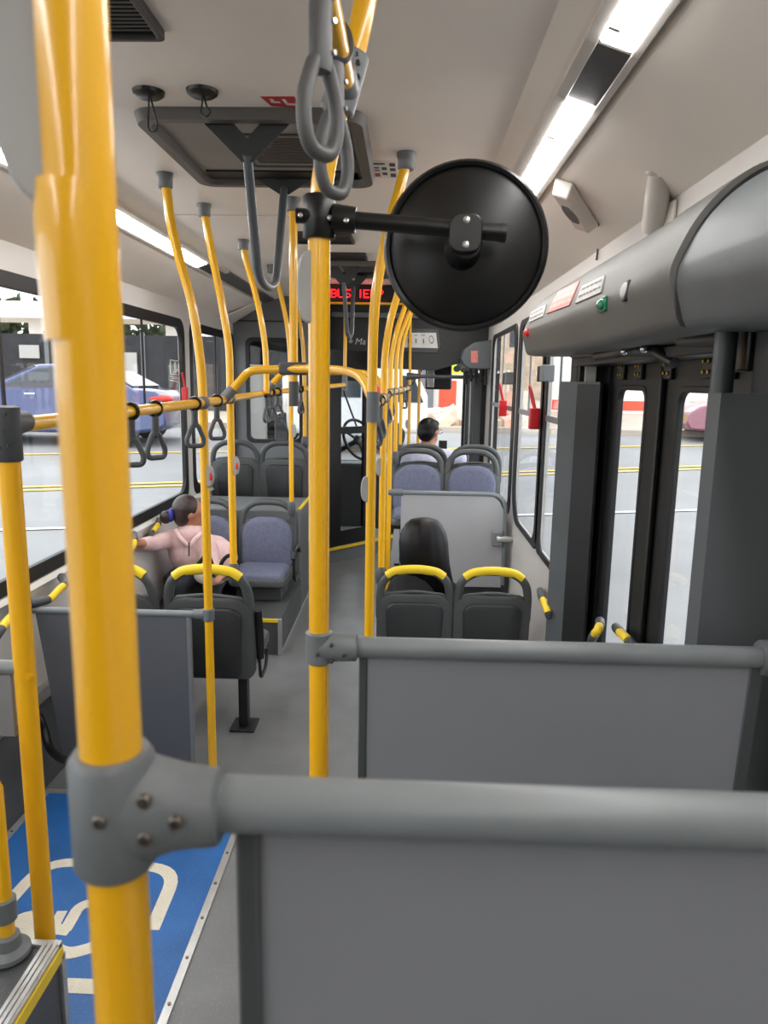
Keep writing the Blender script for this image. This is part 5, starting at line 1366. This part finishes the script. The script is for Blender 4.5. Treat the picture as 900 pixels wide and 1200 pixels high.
for sx in (-1, 1):
    hip = pe+Vector((sx*.08, .03, -.01)); kn = hip+Vector((sx*.03, .34, 0)); an = kn+Vector((0, -.02, -.30)); chain(tr_, [hip, kn, an], [.088, .068, .05])
organic('trousers', tr_, M['darkt'], t, .014, 4)
# hair: cap plus a long fall down the back
rings = []
for i, (dz, w, d, oy, ox) in enumerate(((.128, .028, .03, -.01, .0), (.118, .068, .066, -.01, 0), (.095, .092, .09, -.012, 0), (.055, .112, .106, -.016, .0), (.0, .124, .108, -.022, .0), (-.055, .124, .100, -.034, .004), (-.11, .124, .082, -.052, .010), (-.17, .124, .066, -.060, .022), (-.23, .122, .052, -.062, .040), (-.29, .112, .040, -.058, .062), (-.34, .09, .030, -.052, .085))):
    rings.append([(hc.x+ox+w*1.08*math.cos(a)*(1+.006*math.sin(9*a+i*.3)), hc.y+oy+d*1.05*math.sin(a)*(1+.012*math.sin(13*a)), hc.z+dz) for a in [2*PI*k/72 for k in range(72)]])
mb = MB().loft(rings)
mb.v = [Vector((p.x, min(p.y, hc.y+.045) if p.z < hc.z+.06 else p.y, p.z)) for p in mb.v]
part('long_hair', mb, M['hair'], t, ang=3)
eyes(hc, f_, r_, u_, t, 1.0)

# man in pale shirt
hc = AY(503, 506, 5.86)
t = thing('person', 'short-haired person in glasses and pale lavender shirt at the front right', 'person', (hc.x, 5.85, .76))
fw = Vector((.62, .78, -.10)).normalized()
pe = Vector((.15, 5.80, .83)); ch = Vector((.16, 5.84, 1.02)); ns = hc-Vector((.01, .01, .13))
S1 = AY(478, 533, 5.86); S2 = AY(537, 537, 5.90)
body = MB(); r_, f_, u_ = head(body, hc, fw, .98)
capsule(body, hc-Vector((0, 0, .05)), ns, .052, .056)
chain(body, [ns, ch, pe], [.075, .125, .14]); capsule(body, S1, S2, .055, .055)
arms = []
for sx, s_ in ((-1, S1), (1, S2)):
    el = s_+Vector((sx*.04, .08, -.22)); wr = el+Vector((-sx*.04, .20, .02)) if sx < 0 else AY(519, 537, 6.16)
    if sx > 0: el = s_+Vector((.03, .13, -.19))
    arms.append((s_, el, wr)); chain(body, [s_, el, wr], [.048, .040, .030]); hand_at(body, wr, (-sx*.3, .9, .1), (0, 0, -1), .85, .8)
    hip = pe+Vector((sx*.09, .03, -.01)); kn = hip+Vector((sx*.03, .38, 0)); an = kn+Vector((0, -.02, -.36)); chain(body, [hip, kn, an], [.08, .06, .042]); capsule(body, an, an+Vector((0, .14, -.02)), .034, .028)
organic('body', body, M['skin2'], t, .009, 4)
st = MB(); chain(st, [ns-Vector((0, 0, .02)), ch, pe], [.085, .14, .155]); capsule(st, S1, S2, .072, .072)
for s_, el, wr in arms: chain(st, [s_, el], [.07, .056])
organic('shirt', st, M['shirt'], t, .011, 5)
tr_ = MB()
for sx in (-1, 1):
    hip = pe+Vector((sx*.09, .03, -.01)); kn = hip+Vector((sx*.03, .38, 0)); an = kn+Vector((0, -.02, -.32)); chain(tr_, [hip, kn, an], [.094, .072, .052])
organic('trousers', tr_, M['darkt'], t, .014, 4)
hr = MB(); hr.ell(hc+u_*.034-f_*.018, (.083, .088, .080), ax=(r_, f_, u_)); hr.ell(hc-f_*.042-u_*.004, (.078, .060, .082), ax=(r_, f_, u_)); hr.ell(hc+f_*.035+u_*.068, (.062, .045, .035), ax=(r_, f_, u_))
organic('hair', hr, M['hair'], t, .009, 3)
gl_ = MB()
for sg in (-1, 1):
    c_ = hc+f_*.100+r_*sg*.034+u_*.008
    gl_.tube([c_+(r_*math.cos(a)*.026+u_*math.sin(a)*.019) for a in [2*PI*k/16 for k in range(16)]], .003, 6, closed=True)
    gl_.tube([c_+r_*sg*.026, hc+r_*sg*.083+u_*.006+f_*.0], .003, 6)
gl_.tube([hc+f_*.102-r_*.008+u_*.01, hc+f_*.102+r_*.008+u_*.01], .003, 6)
part('glasses', gl_, M['chrome'], t); eyes(hc, f_, r_, u_, t, .98)

ph_ = AY(519, 521, 6.26)
tph = thing('phone', 'black phone held up by the person in glasses at the front', 'phone', ph_-Vector((0, 0, .06)))
part('phone_body', MB().box(ph_.x-.036, ph_.x+.036, ph_.y-.005, ph_.y+.005, ph_.z-.06, ph_.z+.035), M['blackp'], tph, bevel=.004)
part('camera_bump', MB().cyl((ph_.x-.02, ph_.y+.004, ph_.z+.018), (ph_.x-.02, ph_.y+.008, ph_.z+.018), .01, 14), M['ink'], tph)
# round sticker on the windscreen
c = AY(570, 513, YF+.012)
tws = thing('windscreen_sticker', 'round orange outlined sticker on the windscreen right of the man', 'sticker', c)
circ = lambda r_: [(c.x+r_*math.cos(a), c.y, c.z+r_*math.sin(a)) for a in [k*PI/14 for k in range(28)]]
part('ring', MB().ringprism(circ(.068), circ(.054), (0, .002, 0)), M['orange'], tws, smooth=False)
part('disc', MB().prism(circ(.054), (0, .002, 0)), M['bag'], tws, smooth=False)
part('triangle', MB().ringprism([(c.x-.034, c.y-.001, c.z-.025), (c.x+.034, c.y-.001, c.z-.025), (c.x, c.y-.001, c.z+.038)], [(c.x-.018, c.y-.001, c.z-.014), (c.x+.018, c.y-.001, c.z-.014), (c.x, c.y-.001, c.z+.018)], (0, .001, 0)), M['orange'], tws, smooth=False)

# ------------------------------------------------------------------ the street outside
YS = [-30, 3, 27]
mb = MB()
YE = AG(540, 507).y; print('YE', YE, gz(YE))
ys = [-30, 0, 3, 10, 16, YE]
vs = []; 
for y in ys: vs += [(-60, y, gz(y)), (60, y, gz(y))]
mb.add(vs, [(2*i, 2*i+1, 2*i+3, 2*i+2) for i in range(len(ys)-1)])
struct('street_road', mb, M['asphalt'], smooth=False)
zs_ = gz(YE)
struct('street_pavement', MB().box(-60, 60, YE, 46, zs_-.2, zs_+.14), M['concrete'], smooth=False)
def lane(n, l, r, w, m):
    a = AG(*l); b = AG(*r); d = (b-a).normalized(); p = a-d*14; q = b+d*14
    s = Vector((0, w/2, 0)); mb = MB()
    f = lambda v: Vector((v.x, v.y, gz(v.y)+.012))
    mb.prism([f(p-s), f(q-s), f(q+s), f(p+s)], (0, 0, .004)); struct('street_marking_%d' % n, mb, m, smooth=False)
lane(1, (20, 533), (600, 525.5), .12, M['yline'])
lane(2, (20, 572), (690, 551), .10, M['yline']); lane(3, (20, 576), (690, 554.5), .10, M['yline'])
lane(4, (70, 620), (140, 618), .08, M['wline'])

def make_car(x0, y, dirx, label, bodym, width=1.75, L=4.6, Hc=1.47, group='cars on the street'):
    """side profile in the XZ plane; x0 = rear end, dirx = way the nose points"""
    g = gz(y)
    t = thing('car', label, 'car', (x0+dirx*L/2, y, g), group)
    prof_ = [(0.0, .38), (.02, .62), (.06, .90), (.20, 1.00), (.60, 1.03), (1.20, 1.36), (1.75, 1.46), (2.35, 1.44), (3.20, 1.03), (3.70, .95), (4.30, .82), (4.55, .66), (4.6, .42), (4.5, .26), (3.95, .22), (.70, .22), (.15, .28)]
    sc = L/4.6
    rings = []
    for v, inset, top in ((-.5, .06, 0), (-.46, .0, 0), (.46, .0, 0), (.5, .06, 0)):
        ring = []
        for (a, z) in prof_:
            zz = z if v in (-.46, .46) else (z-.03 if z > .6 else z+.03)
            tum = .20*max(0, (z-.98)/.48)
            yy = v*width*(1-tum)
            ring.append((x0+dirx*(a*sc), y+yy, g+zz*Hc/1.47))
        rings.append(ring)
    part('body', MB().loft(rings), bodym, t, bevel=.03, ang=.5)
    # side glass and screens
    mb = MB()
    for sg in (-1, 1):
        for poly in ([(.78, 1.05), (1.28, 1.34), (1.78, 1.40), (1.82, 1.03)], [(1.90, 1.03), (1.87, 1.40), (2.30, 1.385), (2.98, 1.03)]):
            pts = []
            for a, z in poly:
                tum = .20*max(0, (z-.98)/.48); pts.append((x0+dirx*a*sc, y+sg*(width*.5*(1-tum)+.004), g+z))
            mb.prism(pts, (0, -sg*.01, 0))
    pane = part('side_window', mb, M['carglass'], t, smooth=False)
    mb = MB()
    for poly in ([(.66, 1.07), (1.18, 1.345)], [(3.14, 1.07), (2.42, 1.42)]):
        (a, z0), (b, z1) = poly; u = .012 if a < 2 else .012
        e = -1 if a < 2 else 1
        mb.hexa([(x0+dirx*(a+e*.03)*sc, y-width*.42, g+z0+.01), (x0+dirx*(a+e*.03)*sc, y+width*.42, g+z0+.01), (x0+dirx*(b+e*.03)*sc, y+width*.38, g+z1+.01), (x0+dirx*(b+e*.03)*sc, y-width*.38, g+z1+.01)]+[(x0+dirx*(a)*sc, y-width*.42, g+z0-.01), (x0+dirx*(a)*sc, y+width*.42, g+z0-.01), (x0+dirx*b*sc, y+width*.38, g+z1-.01), (x0+dirx*b*sc, y-width*.38, g+z1-.01)])
    part('windscreen', mb, M['carglass'], t, smooth=False)
    for a in (.85, 3.72):
        for sg in (-1, 1):
            wh = part('wheel', MB().lathe([(.10, -.1), (.30, -.1), (.33, -.07), (.33, .07), (.30, .1), (.10, .1)], (x0+dirx*a*sc, y+sg*width*.43, g+.33), (0, 1, 0), 28), M['tyre'], t)
            part('hubcap', MB().lathe([(.0, -.03), (.20, -.02), (.22, 0), (.22, .02)], (x0+dirx*a*sc, y+sg*(width*.43+.10), g+.33), (0, -sg, 0), 20), M['alu'], wh)
    mb = MB(); 
    for sg in (-1, 1): mb.ell((x0+dirx*.16, y+sg*width*.40, g+.86), (.26, .20, .085))
    part('tail_light', mb, M['redl'], t)
    mb = MB()
    for sg in (-1, 1): mb.ell((x0+dirx*(L-.28), y+sg*width*.38, g+.70), (.24, .18, .085))
    part('head_light', mb, M['label'], t)
    mb = MB()
    for sg in (-1, 1):
        for a in (1.35, 2.35): mb.box(min(x0+dirx*a, x0+dirx*(a+.2)), max(x0+dirx*a, x0+dirx*(a+.2)), y+sg*width*.5-.02, y+sg*width*.5+.02, g+.90, g+.93)
    part('door_handle', mb, M['chrome'], t, bevel=.004)
    return t
bc = AG(100, 524); yc = bc.y+.9
xr_ = AY(197, 470, yc-.8).x; kc = 1.14
car_ = make_car(xr_-2.3*(kc-1), yc, -1, 'blue sedan passing outside the left window', M['carb']); car_.scale = (kc, kc, kc)
pk = AG(820, 519); xp = AY(803, 500, pk.y).x
make_car(xp+4.6, pk.y+.8, -1, 'pink car outside the right door', M['carp'])
# white van with red stripe seen through the windscreen
wv = AG(470, 545); 
yv = 15.5
v0_ = AY(392, 500, yv); v1_ = AY(500, 500, yv)
g = gz(yv)
t = thing('van', 'white van with red stripe beyond the windscreen', 'van', ((v0_.x+v1_.x)/2, yv, g))
vp = [(v0_.x-.9, .35), (v0_.x-.9, 1.60), (v1_.x-.65, 1.70), (v1_.x-.25, 1.62), (v1_.x-.02, 1.15), (v1_.x, .40)]
part('body', MB().prism([(x, yv-.9, g+z) for x, z in vp], (0, 1.8, 0)), M['carw'], t, bevel=.12)
part('side_window', MB().box(v0_.x-.2, v1_.x-1.35, yv-.92, yv-.89, g+1.1, g+1.5), M['carglass'], t, smooth=False)
part('cab_window', MB().prism([(v1_.x-.62, yv-.92, g+1.02), (v1_.x-.10, yv-.92, g+1.02), (v1_.x-.30, yv-.92, g+1.52), (v1_.x-.55, yv-.92, g+1.55)], (0, .03, 0)), M['carglass'], t, smooth=False)
part('red_stripe', MB().prism([(v1_.x-1.0, yv-.915, g+.55), (v1_.x-.72, yv-.915, g+.55), (v1_.x-.85, yv-.915, g+1.2), (v1_.x-1.1, yv-.915, g+1.55), (v1_.x-1.25, yv-.915, g+1.55)], (0, .03, 0)), M['red'], t, smooth=False)
for xx in (v0_.x-1.2, v1_.x-.8):
    for sg in (-1, 1): part('wheel', MB().lathe([(.1, -.1), (.33, -.1), (.35, -.07), (.35, .07), (.33, .1), (.1, .1)], (xx, yv+sg*.8, g+.35), (0, 1, 0), 24), M['tyre'], t)
# buildings and fence beyond
def px_box(name, label, cat, l, t_, r, b, y, depth, m, z0=None, bevel=0):
    p = AY(l, t_, y); q = AY(r, b, y)
    return solo(name, MB().box(p.x, q.x, y, y+depth, z0 if z0 is not None else q.z, p.z), m, label, cat, smooth=False, bevel=bevel)
gs = zs_+.14
YW = AZ(525, 479, gs).y; print('YW', YW)
w = thing('street_building', 'white plastered building beyond the windscreen', 'building', (AY(540, 480, YW).x, YW, gs))
aw = AY(500, 300, YW); bw_ = AY(556, 480, YW)
part('wall', MB().box(aw.x-.5, bw_.x+.35, YW, YW+4, gs, gs+7.5), M['wallw'], w, smooth=False)
o0 = AY(515, 446, YW); o1 = AY(534, 479, YW)
part('orange_door', MB().box(o0.x, o1.x, YW-.05, YW+.02, o1.z, o0.z), M['orange'], w, smooth=False)
l0 = AY(518, 424, YW-.6); l1 = AY(548, 438, YW-.6)
t = thing('shop_sign', 'lime yellow sign above the orange door outside', 'sign', (l0.x, YW-.6, l1.z))
part('board', MB().box(l0.x, l1.x, YW-.6, YW-.5, l1.z, l0.z+.3), M['lime'], t, smooth=False)
part('support', MB().box(l0.x+.2, l0.x+.3, YW-.5, YW+.02, l1.z+.1, l1.z+.25), M['greyw'], t, smooth=False)
px_box('grey_pillar', 'grey rendered pillar left of the white building', 'pillar', 493, 400, 507, 500, YW-.4, .8, M['greyw'], z0=gs)
rb = MB(); rp = AY(530, 490, YE+1.2)
for k in range(40):
    c_ = Vector((rp.x+random.uniform(-.8, 2.2), YE+1.2+random.uniform(-.6, .8), gs)); s_ = random.uniform(.12, .42)
    rb.obox(c_+Vector((0, 0, s_*.4)), (Vector((random.random()+.1, random.random()-.5, .3*random.random())), Vector((-random.random()+.4, 1, .2)), Vector((0, .1, 1))), (s_, s_*.7, s_*.45))
o = solo('rubble', rb, M['wallb'], 'pale broken stones on the pavement before the white building', 'rubble', smooth=False); o['kind'] = 'stuff'
# right side buildings (seen through side windows and door)
def building(lx, rx, y, h, m, label, strip=None):
    a = AY(lx, 450, y).x; b = AY(rx, 450, y).x
    t = thing('street_building', label, 'building', ((a+b)/2, y, gs), 'buildings across the street')
    part('wall', MB().box(a, b, y, y+5, gs, gs+h), m, t, smooth=False)
    mb = MB(); k = a+.6
    while k < b-1.2: mb.box(k, k+.9, y-.03, y+.05, gs+2.6, gs+3.9); k += 2.2
    part('window', mb, M['carglass'], t, smooth=False)
    if strip: part('base_strip', MB().box(a, b, y-.04, y, gs+.12, gs+.5), M['orange'], t, smooth=False)
    return t
building(578, 640, 31, 7.5, M['wallb'], 'stone coloured building seen through the right side windows')
building(648, 800, 30, 6.5, M['wallw'], 'white building with orange band seen through the right door', 1.35)
building(805, 960, 32, 7, M['wallw'], 'white building behind the pink car', None)
building(375, 470, 32, 5.5, M['wallw'], 'white building behind the van', None)
# left: dark fence, white canopy, foliage
YFn = 25.6
a = AY(-60, 395, YFn); b = AY(330, 395, YFn)
t = thing('dark_hoarding', 'dark street hoarding behind the blue sedan', 'fence', ((a.x+b.x)/2, YFn, zs_))
ztop = AY(100, 392, YFn).z
part('boards', MB().box(a.x, b.x, YFn, YFn+.12, zs_, ztop), M['fence'], t, smooth=False)
mb = MB(); k = a.x
while k < b.x: mb.box(k, k+.14, YFn-.06, YFn, zs_, ztop+.1); k += 1.7
part('post', mb, M['greyw'], t, smooth=False)
mb = MB()
for px, py, w_, h_ in ((34, 412, .7, .45), (152, 425, .5, .7)):
    p = AY(px, py, YFn-.1); mb.box(p.x-w_/2, p.x+w_/2, YFn-.10, YFn-.05, p.z-h_/2, p.z+h_/2)
part('poster', mb, M['labelgrey'], t, smooth=False)
t = thing('footbridge', 'white overhead footbridge beyond the left window', 'bridge', (AY(100, 380, 30).x, 30, gs))
p = AY(-80, 352, 30); q = AY(70, 372, 30)
part('deck', MB().box(p.x, q.x+9, 29.2, 32, AY(30, 374, 30).z, AY(30, 355, 30).z), M['wallw'], t, smooth=False)
for px in (-40, 46, 205):
    p = AY(px, 380, 30.5); part('pillar', MB().box(p.x-.3, p.x+.3, 30.2, 30.8, gs, AY(30, 374, 30).z), M['wallw'], t, smooth=False)
def tree(px, py, y, s, label):
    p = AY(px, py, y); rnd = random.Random(px)
    t = thing('tree', label, 'tree', (p.x, y, gs), 'trees across the street')
    part('trunk', MB().tube([(p.x, y, gs-.1), (p.x+.1, y, p.z)], [.18, .1], 10), M['fence'], t)
    mb = MB()
    for k in range(420):
        v = Vector((rnd.gauss(0, 1), rnd.gauss(0, 1), rnd.gauss(0, 1))).normalized()*s*rnd.uniform(.55, 1.0)
        c_ = p+Vector((v.x, v.y*.7, v.z*.6)); a_ = Vector((rnd.uniform(-1, 1), rnd.uniform(-1, 1), rnd.uniform(-1, 1))).normalized(); b_ = a_.cross(Vector((.3, .5, .8))).normalized(); L_ = .22*s/1.6
        mb.add([c_-a_*L_, c_-b_*L_*.6, c_+a_*L_, c_+b_*L_*.6], [(0, 1, 2, 3)])
    part('foliage', mb, M['leaf'], t, smooth=False)
tree(10, 385, 35, 2.6, 'green tree under the white footbridge at the far left')
tree(180, 385, 35, 2.3, 'green tree above the dark hoarding behind the large near pole')
tree(95, 388, 41, 2.6, 'green tree hidden partly by the large near pole')

# ------------------------------------------------------------------ light
w = bpy.data.worlds.new('sky'); S.world = w; w.use_nodes = True
bg = w.node_tree.nodes['Background']; bg.inputs['Color'].default_value = (.93, .96, 1.0, 1); bg.inputs['Strength'].default_value = 1.8
vs_ = S.view_settings; vs_.view_transform = 'Standard'; vs_.look = 'None'; vs_.gamma = 1.0; vs_.use_curve_mapping = False; vs_.exposure = 0.85
S.cycles.max_bounces = 10; S.cycles.diffuse_bounces = 5; S.cycles.transparent_max_bounces = 16
